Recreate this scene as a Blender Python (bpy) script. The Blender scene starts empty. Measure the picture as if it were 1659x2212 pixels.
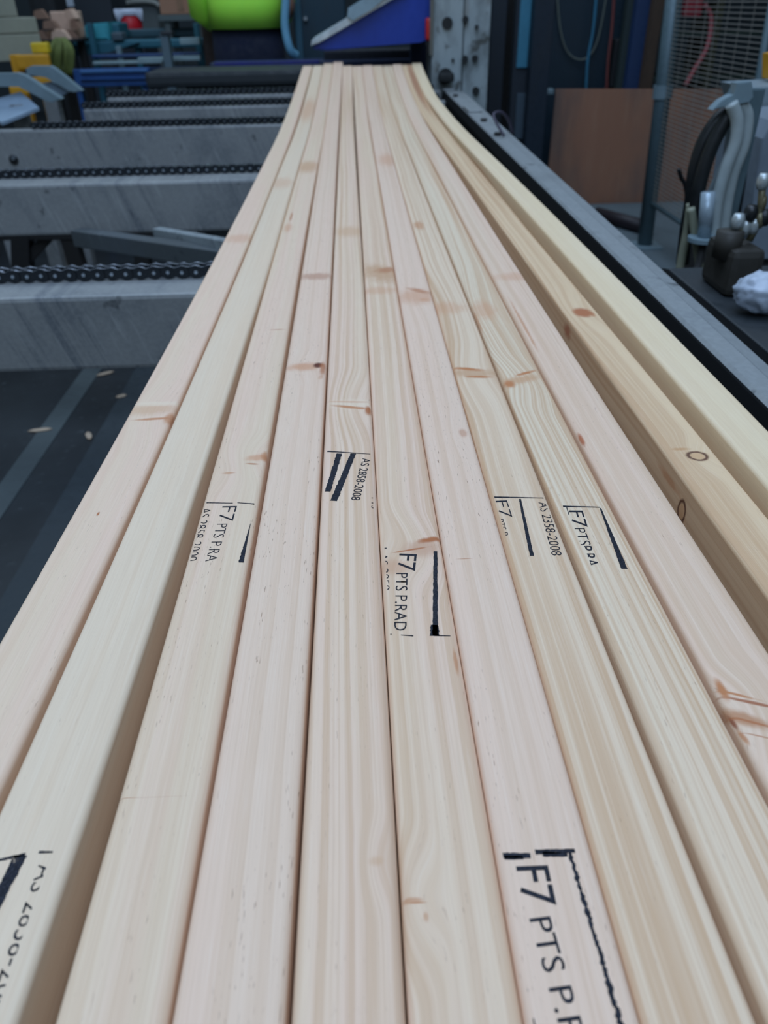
import bpy, bmesh, math, random
import numpy as np
from mathutils import Vector, Matrix
random.seed(4)
S = bpy.context.scene
COL = S.collection
PI = math.pi

# ------------------------------------------------------------------ camera
F = 1661.0; CX, CY = 829.5, 1106.0; H = .3226          # focal length in px of the 1659x2212 frame; eye height over the boards
FLOOR = -.90
def cam_axes(vpx=755, vpy=6, roll=.035):
    Y = np.array([(vpx-CX)/F, (CY-vpy)/F, -1.]); Y /= np.linalg.norm(Y)
    u = np.array([-math.sin(roll), math.cos(roll), 0]); Z = u-(u@Y)*Y; Z /= np.linalg.norm(Z)
    return np.array([np.cross(Y, Z), Y, Z])
M = cam_axes()
EYE = np.array([0, 0, H])
cd = bpy.data.cameras.new('camera'); cam = bpy.data.objects.new('camera', cd); COL.objects.link(cam)
mw = Matrix([[*M[i], EYE[i]] for i in range(3)]+[[0, 0, 0, 1]])
cam.matrix_world = mw
cd.sensor_fit = 'VERTICAL'; cd.sensor_height = 36; cd.lens = 36*F/2212
cd.clip_start = .02; cd.clip_end = 100
cd.dof.use_dof = True; cd.dof.focus_distance = .56; cd.dof.aperture_fstop = cd.lens/3.1
S.camera = cam

# ------------------------------------------------------------------ light
S.view_settings.view_transform = 'Standard'; S.view_settings.look = 'None'
S.view_settings.exposure = 0; S.view_settings.gamma = 1; S.view_settings.use_curve_mapping = False
w = bpy.data.worlds.new('world'); S.world = w; w.use_nodes = True
w.node_tree.nodes['Background'].inputs[0].default_value = (.66, .84, 1.0, 1)
w.node_tree.nodes['Background'].inputs[1].default_value = .20
def area(name, loc, size, energy, col, rot=(0, 0, 0)):
    l = bpy.data.lights.new(name, 'AREA'); l.shape = 'RECTANGLE'; l.size, l.size_y = size
    l.energy = energy; l.color = col
    o = bpy.data.objects.new(name, l); o.location = loc; o.rotation_euler = rot; COL.objects.link(o); return o
area('roof_light_near', (-.2, .9, 4.2), (3.2, 3.6), 105, (.71, .945, 1.36))
area('fill_light_behind', (-.6, -2.6, 3.4), (4, 1.6), 60, (.71, .945, 1.32), (math.radians(52), 0, 0))  # added fill that lights the steel faces turned to the camera
area('roof_light_far', (-.6, 5.6, 4.6), (6, 3), 95, (.72, .92, 1.15))

# ------------------------------------------------------------------ pixel helpers (a pixel and a distance give a point in the place)
def ray(px, py): return M @ np.array([(px-CX)/F, (CY-py)/F, -1.])
def onz(px, py, z):
    d = ray(px, py); return EYE+d*(z-H)/d[2]
def aty(px, py, Y):
    d = ray(px, py); return EYE+d*Y/d[1]
def span(x0, y0, x1, y1, Y):
    xm, ym = (x0+x1)/2, (y0+y1)/2
    return aty(x0, ym, Y)[0], aty(x1, ym, Y)[0], aty(xm, y1, Y)[2], aty(xm, y0, Y)[2]   # X0 X1 Z0 Z1
def sag(Y): return .033*max(0, Y-2.3)**2               # the pack lifts towards its far end
def onboards(px, py, off=0):
    d = ray(px, py); z = 0
    for i in range(60):
        q = EYE+d*(z+off-H)/d[2]; z = .5*z+.5*sag(q[1])
    return q

# ------------------------------------------------------------------ object helpers
def tag(o, label=None, cat=None, group=None, kind=None):
    if label: o['label'] = label
    if cat: o['category'] = cat
    if group: o['group'] = group
    if kind: o['kind'] = kind
    return o
def thing(name, label, cat, loc=(0, 0, 0), group=None, rz=0):
    o = bpy.data.objects.new(name, None); o.empty_display_size = .1; COL.objects.link(o)
    o.location = loc; o.rotation_euler.z = rz
    return tag(o, label, cat, group)
def link(name, bm, mat, parent=None, smooth=False, world=True):
    bmesh.ops.recalc_face_normals(bm, faces=bm.faces)
    me = bpy.data.meshes.new(name); bm.to_mesh(me); bm.free()
    if smooth:
        for p in me.polygons: p.use_smooth = True
    me.materials.append(mat)
    o = bpy.data.objects.new(name, me); COL.objects.link(o)
    if parent:
        o.parent = parent
        if world:
            root = parent; chain = [parent]
            while root.parent: root = root.parent; chain.append(root)
            m = Matrix.Identity(4)
            for c in reversed(chain): m = m @ Matrix.LocRotScale(c.location, c.rotation_euler, c.scale)
            me.transform(m.inverted())
    return o
def B(): return bmesh.new()
def box(bm, x0, x1, y0, y1, z0, z1, bev=0, mat4=None):
    r = bmesh.ops.create_cube(bm, size=1)
    vs = r['verts']
    for v in vs: v.co = Vector(((x0+x1)/2+v.co.x*(x1-x0), (y0+y1)/2+v.co.y*(y1-y0), (z0+z1)/2+v.co.z*(z1-z0)))
    if mat4: bmesh.ops.transform(bm, matrix=mat4, verts=vs)
    if bev:
        es = list({e for v in vs for e in v.link_edges})
        bmesh.ops.bevel(bm, geom=es, offset=bev, segments=2, profile=.6, affect='EDGES')
    return bm
def tube(bm, pts, r, n=10, cap=True):
    pts = [Vector(p) for p in pts]; rings = []; a = None
    for i, p in enumerate(pts):
        t = (pts[min(i+1, len(pts)-1)]-pts[max(i-1, 0)]).normalized()
        if a is None:
            a = t.cross(Vector((0, 0, 1)))
            if a.length < .05: a = t.cross(Vector((0, 1, 0)))
        else: a = a-t*a.dot(t)
        a.normalize(); b = t.cross(a).normalized()
        rr = r[i] if isinstance(r, (list, tuple)) else r
        rings.append([bm.verts.new(p+a*math.cos(2*PI*k/n)*rr+b*math.sin(2*PI*k/n)*rr) for k in range(n)])
    for i in range(len(rings)-1):
        for k in range(n): bm.faces.new((rings[i][k], rings[i][(k+1) % n], rings[i+1][(k+1) % n], rings[i+1][k]))
    if cap: bm.faces.new(rings[0]); bm.faces.new(rings[-1])
    return bm
def smoothpath(pts, k=6):
    P = [Vector(p) for p in pts]; out = []
    for i in range(len(P)-1):
        p0 = P[max(i-1, 0)]; p1 = P[i]; p2 = P[i+1]; p3 = P[min(i+2, len(P)-1)]
        for j in range(k):
            t = j/k
            out.append(.5*((2*p1)+(p2-p0)*t+(2*p0-5*p1+4*p2-p3)*t*t+(3*p1-p0-3*p2+p3)*t**3))
    out.append(P[-1]); return out
def prism(bm, poly, ax, a0, a1, bev=0):
    """poly: 2-D outline; extruded along axis 'x','y' or 'z' from a0 to a1"""
    def mk(p, a): return {'x': (a, p[0], p[1]), 'y': (p[0], a, p[1]), 'z': (p[0], p[1], a)}[ax]
    A = [bm.verts.new(mk(p, a0)) for p in poly]; C_ = [bm.verts.new(mk(p, a1)) for p in poly]
    n = len(poly); fs = [bm.faces.new(A), bm.faces.new(C_)]
    for i in range(n): fs.append(bm.faces.new((A[i], A[(i+1) % n], C_[(i+1) % n], C_[i])))
    if bev:
        es = list({e for f in fs[:2] for e in f.edges})
        bmesh.ops.bevel(bm, geom=es, offset=bev, segments=2, affect='EDGES')
    return bm
def loft(bm, rings, n=24, p=2.4):
    """rings: (cx, cy, z, rx, ry) stacked superellipses"""
    R = []
    for cx, cy, z, rx, ry in rings:
        r = []
        for k in range(n):
            a = 2*PI*k/n; c, s = math.cos(a), math.sin(a)
            r.append(bm.verts.new((cx+rx*math.copysign(abs(c)**(2/p), c), cy+ry*math.copysign(abs(s)**(2/p), s), z)))
        R.append(r)
    for i in range(len(R)-1):
        for k in range(n): bm.faces.new((R[i][k], R[i][(k+1) % n], R[i+1][(k+1) % n], R[i+1][k]))
    bm.faces.new(R[0]); bm.faces.new(R[-1]); return bm

# ------------------------------------------------------------------ node helper
class N:
    def __init__(s, name):
        s.m = bpy.data.materials.new(name); s.m.use_nodes = True; s.t = s.m.node_tree
        s.b = s.t.nodes['Principled BSDF']
    def inp(s, sock, v):
        if v is None: return
        if isinstance(v, bpy.types.NodeSocket): s.t.links.new(v, sock)
        else:
            if hasattr(sock, 'default_value') and sock.type == 'RGBA' and len(v) == 3: v = (*v, 1)
            sock.default_value = v
    def math(s, op, a, b=None, c=None, clamp=False):
        n = s.t.nodes.new('ShaderNodeMath'); n.operation = op; n.use_clamp = clamp
        for i, v in enumerate((a, b, c)): s.inp(n.inputs[i], v)
        return n.outputs[0]
    def comb(s, x, y, z=0.):
        n = s.t.nodes.new('ShaderNodeCombineXYZ')
        for i, v in enumerate((x, y, z)): s.inp(n.inputs[i], v)
        return n.outputs[0]
    def noise(s, vec, scale=1., detail=2., rough=.5, dist=0.):
        n = s.t.nodes.new('ShaderNodeTexNoise'); s.inp(n.inputs['Vector'], vec)
        n.inputs['Scale'].default_value = scale; n.inputs['Detail'].default_value = detail
        n.inputs['Roughness'].default_value = rough; n.inputs['Distortion'].default_value = dist
        return n.outputs['Fac']
    def mapping(s, vec, loc=(0, 0, 0), rot=(0, 0, 0), scale=(1, 1, 1), typ='POINT'):
        n = s.t.nodes.new('ShaderNodeMapping'); n.vector_type = typ; s.inp(n.inputs[0], vec)
        n.inputs['Location'].default_value = loc; n.inputs['Rotation'].default_value = rot
        n.inputs['Scale'].default_value = scale; return n.outputs[0]
    def length(s, vec):
        n = s.t.nodes.new('ShaderNodeVectorMath'); n.operation = 'LENGTH'; s.inp(n.inputs[0], vec); return n.outputs['Value']
    def rng(s, v, a, b, c=0., d=1., smooth=True):
        n = s.t.nodes.new('ShaderNodeMapRange'); n.interpolation_type = 'SMOOTHSTEP' if smooth else 'LINEAR'
        s.inp(n.inputs['Value'], v); n.inputs['From Min'].default_value = a; n.inputs['From Max'].default_value = b
        n.inputs['To Min'].default_value = c; n.inputs['To Max'].default_value = d; return n.outputs['Result']
    def mix(s, f, a, b, mode='MIX'):
        n = s.t.nodes.new('ShaderNodeMix'); n.data_type = 'RGBA'; n.blend_type = mode; n.clamp_factor = True
        s.inp(n.inputs[0], f); s.inp(n.inputs[6], a); s.inp(n.inputs[7], b); return n.outputs[2]
    def obj(s):
        n = s.t.nodes.new('ShaderNodeTexCoord'); return n.outputs['Object']
    def geo(s):
        n = s.t.nodes.new('ShaderNodeNewGeometry'); return n.outputs['Position']
    def sep(s, v):
        n = s.t.nodes.new('ShaderNodeSeparateXYZ'); s.inp(n.inputs[0], v); return n.outputs
    def bump(s, h, strength=.3, dist=.001):
        n = s.t.nodes.new('ShaderNodeBump'); s.inp(n.inputs['Height'], h); n.inputs['Strength'].default_value = strength
        n.inputs['Distance'].default_value = dist; s.t.links.new(n.outputs[0], s.b.inputs['Normal'])
    def out(s, col, rough=.5, metal=0., spec=None):
        s.inp(s.b.inputs['Base Color'], col); s.inp(s.b.inputs['Roughness'], rough); s.b.inputs['Metallic'].default_value = metal
        if spec is not None: s.b.inputs['Specular IOR Level'].default_value = spec
        return s.m

def paint(name, col, rough=.5, dirt=.35, dirtcol=(.02, .02, .02), scale=9., metal=0., thr=(.45, .75)):
    n = N(name); p = n.geo()
    a = n.noise(n.mapping(p, scale=(1, 1, .35)), scale, 5, .6)
    f = n.rng(a, thr[0], thr[1], 0, dirt)
    c = n.mix(f, col, dirtcol)
    b = n.noise(p, scale*6, 3, .6)
    c = n.mix(n.rng(b, .3, .7, 0, .15), c, tuple(min(1, x*1.5) for x in col))
    return n.out(c, n.rng(b, .2, .8, rough-.1, rough+.15), metal)
def galv(name, col=(.29, .30, .295), rough=.5, streak=True, dirt=.6):
    n = N(name); p = n.geo()
    x, y, z = n.sep(p)[:3]
    a = n.noise(n.mapping(p, scale=(1, 1, .9)), 5., 5, .6)
    c = n.mix(n.rng(a, .40, .75, 0, dirt), col, (.085, .105, .12))
    blot = n.noise(n.mapping(p, loc=(3, 1, 2)), 26., 2, .5)
    c = n.mix(n.rng(blot, .66, .74, 0, .55), c, (.03, .035, .04))
    if streak:
        sx = n.math('ADD', x, n.math('MULTIPLY', z, .35))
        st = n.noise(n.comb(n.math('MULTIPLY', sx, 70.), y, n.math('MULTIPLY', z, 2.5)), 1., 3, .6)
        gate = n.noise(n.mapping(p, loc=(1, 4, 0)), 4.5, 2, .5)
        c = n.mix(n.math('MULTIPLY', n.rng(st, .50, .66, 0, .5), n.rng(gate, .4, .6)), c, (.08, .10, .125))
        st2 = n.noise(n.comb(n.math('MULTIPLY', sx, 55.), y, n.math('MULTIPLY', z, 6.)), 1.4, 2, .5)
        c = n.mix(n.rng(st2, .58, .75, 0, .3), c, tuple(k*1.8 for k in col))
    f = n.noise(p, 120., 2, .6)
    c = n.mix(n.rng(f, .35, .7, 0, .18), c, tuple(k*1.6 for k in col))
    n.bump(a, .2, .002)
    return n.out(c, n.rng(a, .3, .7, rough-.08, rough+.15), .25)

# ------------------------------------------------------------------ timber material
CREAM = (.82, .655, .475); PINK = (.84, .625, .475); TAN = (.60, .375, .205)
def wood(name, seed, base=CREAM, second=PINK, late=TAN, strength=.35, freq=230., wander=.006, pores=.0, knots=(), bands=()):
    """knots: dict(s, v, rs, rv, rot, col, a, bend, ring)   (s across the board in m, v along it in m)"""
    n = N(name)
    uvn = n.t.nodes.new('ShaderNodeUVMap'); uvn.uv_map = 'UVMap'; uv = uvn.outputs[0]
    s_, v_ = n.sep(uv)[:2]
    vv = n.math('ADD', v_, seed*7.3)
    # slow wandering of the grain across the board
    nw = n.noise(n.comb(n.math('MULTIPLY', s_, 6.), n.math('MULTIPLY', vv, 1.6), seed), 1., 2, .5)
    s2 = n.math('ADD', s_, n.math('MULTIPLY', n.math('SUBTRACT', nw, .5), wander*4))
    for k in knots:
        b = k.get('bend', 0)
        if not b: continue
        L = k.get('L', .06); R = k.get('R', .03)
        d = n.length(n.mapping(uv, (k['s'], k['v'], 0), (0, 0, k.get('rot', 0)), (R, L, 1), 'TEXTURE'))
        g = n.rng(d, 0, 1, b, 0)
        s2 = n.math('ADD', s2, g)
    q = n.noise(n.comb(n.math('MULTIPLY', s2, freq), n.math('MULTIPLY', vv, .55), seed*3.1), 1., 1.6, .55)
    lines = n.rng(q, .44, .61)
    q2 = n.noise(n.comb(n.math('MULTIPLY', s2, freq*2.6), n.math('MULTIPLY', vv, .9), seed*1.7), 1., 1, .5)
    fine = n.rng(q2, .50, .68)
    drift = n.noise(n.comb(n.math('MULTIPLY', s2, 38.), n.math('MULTIPLY', vv, 1.3), seed*5.), 1., 3, .55)
    c = n.mix(n.rng(drift, .34, .66), base, second)
    st = n.noise(n.comb(n.math('MULTIPLY', s2, 30.), n.math('MULTIPLY', vv, 1.1), seed*9.), 1., 2, .5)
    stv = n.rng(st, .3, .7, strength*.45, strength*1.25)
    c = n.mix(n.math('MULTIPLY', lines, stv), c, late)
    c = n.mix(n.math('MULTIPLY', fine, n.math('MULTIPLY', stv, .55)), c, late)
    fib = n.noise(n.comb(n.math('MULTIPLY', s2, 1600.), n.math('MULTIPLY', vv, 26.), seed), 1., 2, .6)
    c = n.mix(n.rng(fib, .40, .72, 0, .16), c, (.60, .46, .35))
    c = n.mix(n.rng(fib, .30, .48, .14, 0), c, (.86, .80, .72))
    if pores:
        po = n.noise(n.comb(n.math('MULTIPLY', s2, 1100.), n.math('MULTIPLY', vv, 120.), seed*2.), 1., 2, .55)
        pg = n.noise(n.comb(n.math('MULTIPLY', s2, 60.), n.math('MULTIPLY', vv, 6.), seed*4.), 1., 2, .5)
        c = n.mix(n.math('MULTIPLY', n.rng(po, .655, .73, 0, pores), n.rng(pg, .42, .6)), c, (.34, .20, .13))
    rough_h = fib
    for i, k in enumerate(knots):
        wob = n.noise(n.comb(n.math('MULTIPLY', s_, 120.), n.math('MULTIPLY', vv, 60.), i+seed), 1., 3, .6)
        d = n.length(n.mapping(uv, (k['s'], k['v'], 0), (0, 0, k.get('rot', 0)), (k['rs'], k['rv'], 1), 'TEXTURE'))
        d = n.math('ADD', d, n.math('MULTIPLY', n.math('SUBTRACT', wob, .5), k.get('wob', .9)))
        if k.get('ring'):
            f = n.math('MULTIPLY', n.rng(d, .62, .86, 0, 1), n.rng(d, .92, 1.25, 1, 0))
            c = n.mix(n.rng(d, .4, 1.6, .6, 0), c, (.62, .36, .17))
            c = n.mix(n.math('MULTIPLY', f, k.get('a', .8)), c, k.get('col', (.16, .08, .05)))
        else:
            c = n.mix(n.rng(d, k.get('soft', .35), 1.25, k.get('a', .6), 0), c, k.get('col', (.50, .29, .20)))
    c = n.mix(1., c, (1.03, .975, .925), 'MULTIPLY')
    n.bump(rough_h, .25, .0004)
    return n.out(c, .62, 0, .28)

# ------------------------------------------------------------------ setting
def structure(name, bm, m): o = link(name, bm, m); o['kind'] = 'structure'; return o
nf = N('floor_concrete'); p = nf.geo()
a = nf.noise(p, 2.2, 6, .6); b_ = nf.noise(p, 30, 3, .6)
c = nf.mix(nf.rng(a, .35, .7), (.016, .020, .024), (.028, .035, .041))
c = nf.mix(nf.rng(b_, .6, .75, 0, .5), c, (.10, .12, .13))
nf.bump(b_, .3, .002)
FLOORM = nf.out(c, .42)
structure('floor', box(B(), -9, 9, -2.5, 13, FLOOR-.1, FLOOR), FLOORM)
structure('wall_back', box(B(), -9, 9, 12.6, 12.8, FLOOR, 5), paint('wall_dark', (.03, .045, .055), .7))
structure('wall_right', box(B(), 6.5, 6.7, -2.5, 12.6, FLOOR, 5), paint('wall_dark_green', (.018, .03, .028), .7))
lf = thing('floor_strip', 'pale green strip on the dark floor beside the timber', 'floor marking', group=None)
FL = paint('pale_floor_strip', (.070, .090, .094), .6, .5, (.035, .045, .05), 5, thr=(.4, .8))
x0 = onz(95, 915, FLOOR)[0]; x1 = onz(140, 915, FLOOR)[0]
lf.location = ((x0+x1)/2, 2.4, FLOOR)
link('strip_sheet', box(B(), x0, x1, .9, 3.35, FLOOR, FLOOR+.002), FL, lf)  # thin paler strip on the floor, parallel to the boards
x2 = onz(232, 905, FLOOR)[0]
o = link('wide_floor_strip', box(B(), x2, x2+1.0, .7, 3.4, FLOOR, FLOOR+.006),
         paint('wide_strip_blue_grey', (.030, .042, .050), .5, .5, (.02, .027, .033), 5))  # wider blue-grey strip along the same direction
tag(o, 'wide blue-grey floor strip lying under the near edge of the timber', 'floor plate')
CHIP = paint('chip_wood', (.55, .42, .30), .7, .1)
for i, (px, py, l, rot) in enumerate(((227, 805, .035, .5), (86, 927, .04, .1), (191, 940, .03, 1.9), (262, 856, .02, .3))):
    q = onz(px, py, FLOOR+.008)
    bm = B(); prism(bm, [(-l, -.004), (-l*.3, -.011), (l*.6, -.008), (l, .002), (l*.5, .010), (-l*.5, .007)], 'z', 0, .004)
    z = .003 if q[0] < x2 else .007
    bmesh.ops.transform(bm, matrix=Matrix.Translation((q[0], q[1], FLOOR+z)) @ Matrix.Rotation(rot, 4, 'Z'), verts=bm.verts)
    o = link('wood_chip', bm, CHIP)
    tag(o, ['pale wood chip on the floor just below the near beam', 'pale wood chip lying on the pale floor strip',
            'small upright-pointing wood chip between the floor strip and the timber',
            'smallest wood chip close to the edge of the timber'][i], 'wood chip', 'wood chips on the floor')

# ------------------------------------------------------------------ timber boards
rows = [148, 200, 300, 450, 650, 900, 1300, 1700, 2185]
LE = [[652, 635, 595, 517, 410, 279, 45, -190, -470], [675, 664, 632, 573, 483, 383, 207, 20, -205],
      [700, 686, 667, 620, 558, 489, 378, 262, 118], [719, 711, 698, 674, 637, 600, 530, 459, 370],
      [740, 738.6, 732, 727, 715, 703, 682, 658, 627], [762, 763, 771, 778.5, 789, 803, 830, 850, 885],
      [782, 787, 806, 828, 861, 903, 970, 1046, 1135], [803, 810, 842, 878, 933, 1007, 1120, 1238, 1390],
      [822, 835, 875, 932, 1012, 1115, 1285, 1452, 1650], [842, 858, 907, 983, 1087, 1224, 1440, 1655, None],
      [861, 887, 950, 1060, 1214, 1407, 1698, None, None], [880, 917, 990, 1135, 1305, 1535, None, None, None]]
BW = .0437
POLY = []
for L in LE:
    pts = [onboards(x, r) for x, r in zip(L, rows) if x is not None]
    POLY.append(np.polyfit([q[1] for q in pts], [q[0] for q in pts], 3 if len(pts) > 7 else 2))
Y0B = -.75
STA = list(np.arange(Y0B, 4.2, .045))
def left_edges(Y):
    Yc = max(Y, .10); xs = [float(np.polyval(c, Yc)) for c in POLY]
    m = BW+.0004
    for i in range(5, 12): xs[i] = max(xs[i], xs[i-1]+m)
    for i in range(3, -1, -1): xs[i] = min(xs[i], xs[i+1]-m)
    return xs
EDG = {round(Y, 4): left_edges(Y) for Y in STA}
DROP = [0, .0012, -.001, .0, .0006, -.0005, .0004, -.0008, .0, .002, -.011, .0]      # height of each top against the pack
def drop(i, Y): return DROP[i]*(1 if i != 10 else max(.1, min(1, (2.6-Y)/1.2)))
def centre(i, Y): return left_edges(Y)[i]+BW/2
def sv(i, px, py):
    q = onboards(px, py, DROP[i]); return q[0]-centre(i, q[1]), q[1]
def K(i, px, py, **kw):
    s, v = sv(i, px, py); kw.update(s=s+kw.pop('ds', 0), v=v); kw.setdefault('rs', .006); kw.setdefault('rv', .01)
    g = (onboards(px, py-4)[1]-onboards(px, py+4)[1])/(onboards(700, 896)[1]-onboards(700, 904)[1])
    kw['rv'] *= g*1.25; kw['L'] = kw.get('L', .06)*max(1, g*.8); kw['a'] = min(1, kw.get('a', .6)*1.35)
    if 'col' in kw and kw['col'][0] < .7 and not kw.get('ring'): kw['col'] = tuple(c_*f_ for c_, f_ in zip(kw['col'], (1., .88, .74)))
    if 'rot' in kw: kw['rot'] *= min(1.6, max(.6, g*.8))
    return kw
OR = (.54, .26, .13); BR = (.46, .19, .09); PK = (.64, .36, .23); DK = (.14, .045, .03); TN = (.62, .41, .25)
KN = {
 0: [K(0, 325, 885, rs=.03, rv=.010, a=.35, col=TN, bend=.010, L=.09, R=.04), K(0, 368, 903, rs=.007, rv=.010, a=.55, col=OR),
     K(0, 330, 905, rs=.02, rv=.0022, rot=.10, a=.6, col=OR), K(0, 212, 1110, rs=.0010, rv=.0035, a=.7, col=BR),
     K(0, 520, 515, rs=.03, rv=.008, a=.3, col=PK), K(0, 335, 872, rs=.03, rv=.004, a=.4, col=(.86, .73, .55))],
 1: [K(1, 665, 237, rs=.03, rv=.022, a=.35, col=PK), K(1, 608, 395, rs=.03, rv=.010, a=.25, col=PK)],
 2: [K(2, 560, 988, rs=.012, rv=.006, rot=.3, a=.5, col=PK, bend=.012, L=.055, R=.03), K(2, 545, 1002, rs=.006, rv=.0018, rot=-.3, a=.55, col=BR),
     K(2, 495, 1022, rs=.006, rv=.002, a=.45, col=OR, bend=-.007, L=.05, R=.02), K(2, 572, 983, rs=.004, rv=.008, a=.5, col=OR),
     K(2, 665, 360, rs=.03, rv=.011, a=.55, col=(.62, .42, .28)), K(2, 629, 468, rs=.0025, rv=.008, a=.55, col=BR),
     K(2, 622, 492, rs=.008, rv=.008, a=.4, col=PK), K(2, 262, 1724, rs=.009, rv=.0005, a=.8, col=BR, wob=.3),
     K(2, 330, 1722, rs=.02, rv=.0005, a=.25, col=BR, wob=.3), K(2, 600, 712, rs=.010, rv=.0010, a=.35, col=BR)],
 3: [K(3, 682, 597, rs=.03, rv=.0065, a=.55, col=(.52, .33, .26)), K(3, 655, 792, rs=.022, rv=.007, a=.55, col=PK, bend=.006, L=.05, R=.03),
     K(3, 687, 789, rs=.0058, rv=.0045, a=.95, col=DK, wob=.5, soft=.5), K(3, 697, 796, rs=.004, rv=.012, a=.6, col=BR),
     K(3, 693, 815, rs=.003, rv=.004, a=.3, col=OR)],
 4: [K(4, 755, 500, rs=.03, rv=.010, a=.35, col=TN), K(4, 760, 872, rs=.03, rv=.009, a=.4, col=(.86, .72, .54), bend=.012, L=.10, R=.035),
     K(4, 755, 868, rs=.024, rv=.0018, rot=-.12, a=.4, col=PK), K(4, 762, 880, rs=.020, rv=.0024, rot=-.35, a=.65, col=OR),
     K(4, 796, 886, rs=.004, rv=.008, a=.7, col=BR), K(4, 812, 1860, rs=.004, rv=.010, a=.3, col=TN, bend=.005, L=.03, R=.012)],
 5: [K(5, 823, 590, rs=.03, rv=.018, rot=.25, a=.6, col=(.60, .42, .29)), K(5, 836, 583, rs=.02, rv=.005, rot=.35, a=.45, col=BR),
     K(5, 815, 628, rs=.03, rv=.007, a=.3, col=PK), K(5, 910, 1185, rs=.015, rv=.016, rot=.5, a=.5, col=(.58, .38, .29), bend=-.014, L=.07, R=.03),
     K(5, 932, 1165, rs=.010, rv=.005, rot=.4, a=.75, col=BR), K(5, 885, 1188, rs=.014, rv=.0016, rot=.35, a=.7, col=BR),
     K(5, 850, 1225, rs=.012, rv=.016, rot=.3, a=.5, col=(.62, .42, .31)), K(5, 890, 1945, rs=.006, rv=.006, a=.45, col=OR, bend=.011, L=.045, R=.02),
     K(5, 903, 1950, rs=.0045, rv=.0016, a=.6, col=OR), K(5, 985, 1430, rs=.0015, rv=.025, a=.5, col=OR),
     K(5, 920, 1980, rs=.0014, rv=.010, a=.4, col=OR)],
 6: [K(6, 900, 640, rs=.03, rv=.014, a=.40, col=PK, bend=.006, L=.08, R=.03), K(6, 905, 628, rs=.024, rv=.003, rot=-.5, a=.45, col=BR),
     K(6, 918, 648, rs=.008, rv=.004, a=.4, col=PK), K(6, 1003, 1207, rs=.006, rv=.0005, a=.7, col=BR, wob=.3),
     K(6, 840, 345, rs=.03, rv=.012, a=.35, col=PK), K(6, 1000, 935, rs=.004, rv=.008, a=.35, col=BR, bend=.006, L=.06, R=.02)],
 7: [K(7, 1020, 806, rs=.03, rv=.008, rot=-.12, a=.6, col=(.60, .42, .29), bend=.009, L=.11, R=.04), K(7, 1010, 797, rs=.018, rv=.0028, rot=-.30, a=.8, col=OR),
     K(7, 1035, 814, rs=.014, rv=.0025, rot=-.15, a=.7, col=OR), K(7, 905, 487, rs=.010, rv=.008, a=.45, col=OR),
     K(7, 960, 665, rs=.03, rv=.012, a=.30, col=PK, bend=-.010, L=.16, R=.04)],
 8: [K(8, 1125, 820, rs=.026, rv=.0065, rot=.35, a=.6, col=(.62, .42, .28), bend=-.009, L=.10, R=.04), K(8, 1135, 806, rs=.014, rv=.0022, rot=.5, a=.8, col=OR),
     K(8, 1100, 830, rs=.007, rv=.007, a=.75, col=OR), K(8, 1046, 668, rs=.016, rv=.018, a=.35, col=PK, bend=.010, L=.18, R=.04),
     K(8, 1030, 690, rs=.003, rv=.022, a=.4, col=OR)],
 9: [K(9, 1256, 948, rs=.0022, rv=.012, a=.9, col=(.48, .20, .12)), K(9, 1345, 1290, rs=.0030, rv=.16, a=.30, col=(.66, .40, .22)),
     K(9, 1600, 1550, rs=.018, rv=.014, rot=-.9, a=.75, col=(.55, .34, .23), bend=-.012, L=.06, R=.03), K(9, 1620, 1517, rs=.020, rv=.0030, rot=-.6, a=.85, col=(.42, .20, .13)),
     K(9, 1560, 1490, rs=.003, rv=.020, a=.8, col=OR), K(9, 1582, 1556, rs=.0016, rv=.016, rot=.25, a=.9, col=(.34, .15, .10)),
     K(9, 1590, 1500, rs=.012, rv=.003, rot=-.7, a=.7, col=OR), K(9, 1625, 1560, rs=.016, rv=.0026, rot=-.7, a=.6, col=BR), K(9, 1606, 1590, rs=.0016, rv=.016, rot=.3, a=.6, col=OR), K(9, 1640, 1590, rs=.012, rv=.0014, rot=-.6, a=.6, col=BR), K(9, 1110, 598, rs=.03, rv=.008, a=.3, col=PK),
     K(9, 1130, 700, rs=.0022, rv=.05, a=.45, col=OR)],
 10: [K(10, 1258, 675, rs=.0125, rv=.0085, a=.9, col=(.46, .20, .11), bend=.010, L=.09, R=.03, soft=.6, wob=.3), K(10, 1280, 679, rs=.004, rv=.005, a=.5, col=BR),
      K(10, 1222, 690, rs=.010, rv=.0085, a=.85, col=(.48, .25, .17), ds=-.010), K(10, 1507, 985, rs=.0085, rv=.008, ring=1, a=.95, bend=.010, L=.05, R=.02, wob=.35),
      K(10, 1470, 970, rs=.010, rv=.003, a=.55, col=(.58, .36, .20)), K(10, 1453, 1047, rs=.010, rv=.0085, ring=1, a=.95, ds=-.012, wob=.35),
      K(10, 1430, 1000, rs=.004, rv=.03, a=.45, col=OR, ds=-.006), K(10, 898, 188, rs=.016, rv=.05, a=.75, col=(.46, .27, .18)),
      K(10, 930, 232, rs=.02, rv=.04, a=.4, col=TN)],
 11: [K(11, 1010, 342, rs=.014, rv=.03, a=.4, col=TN)],
}
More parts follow.
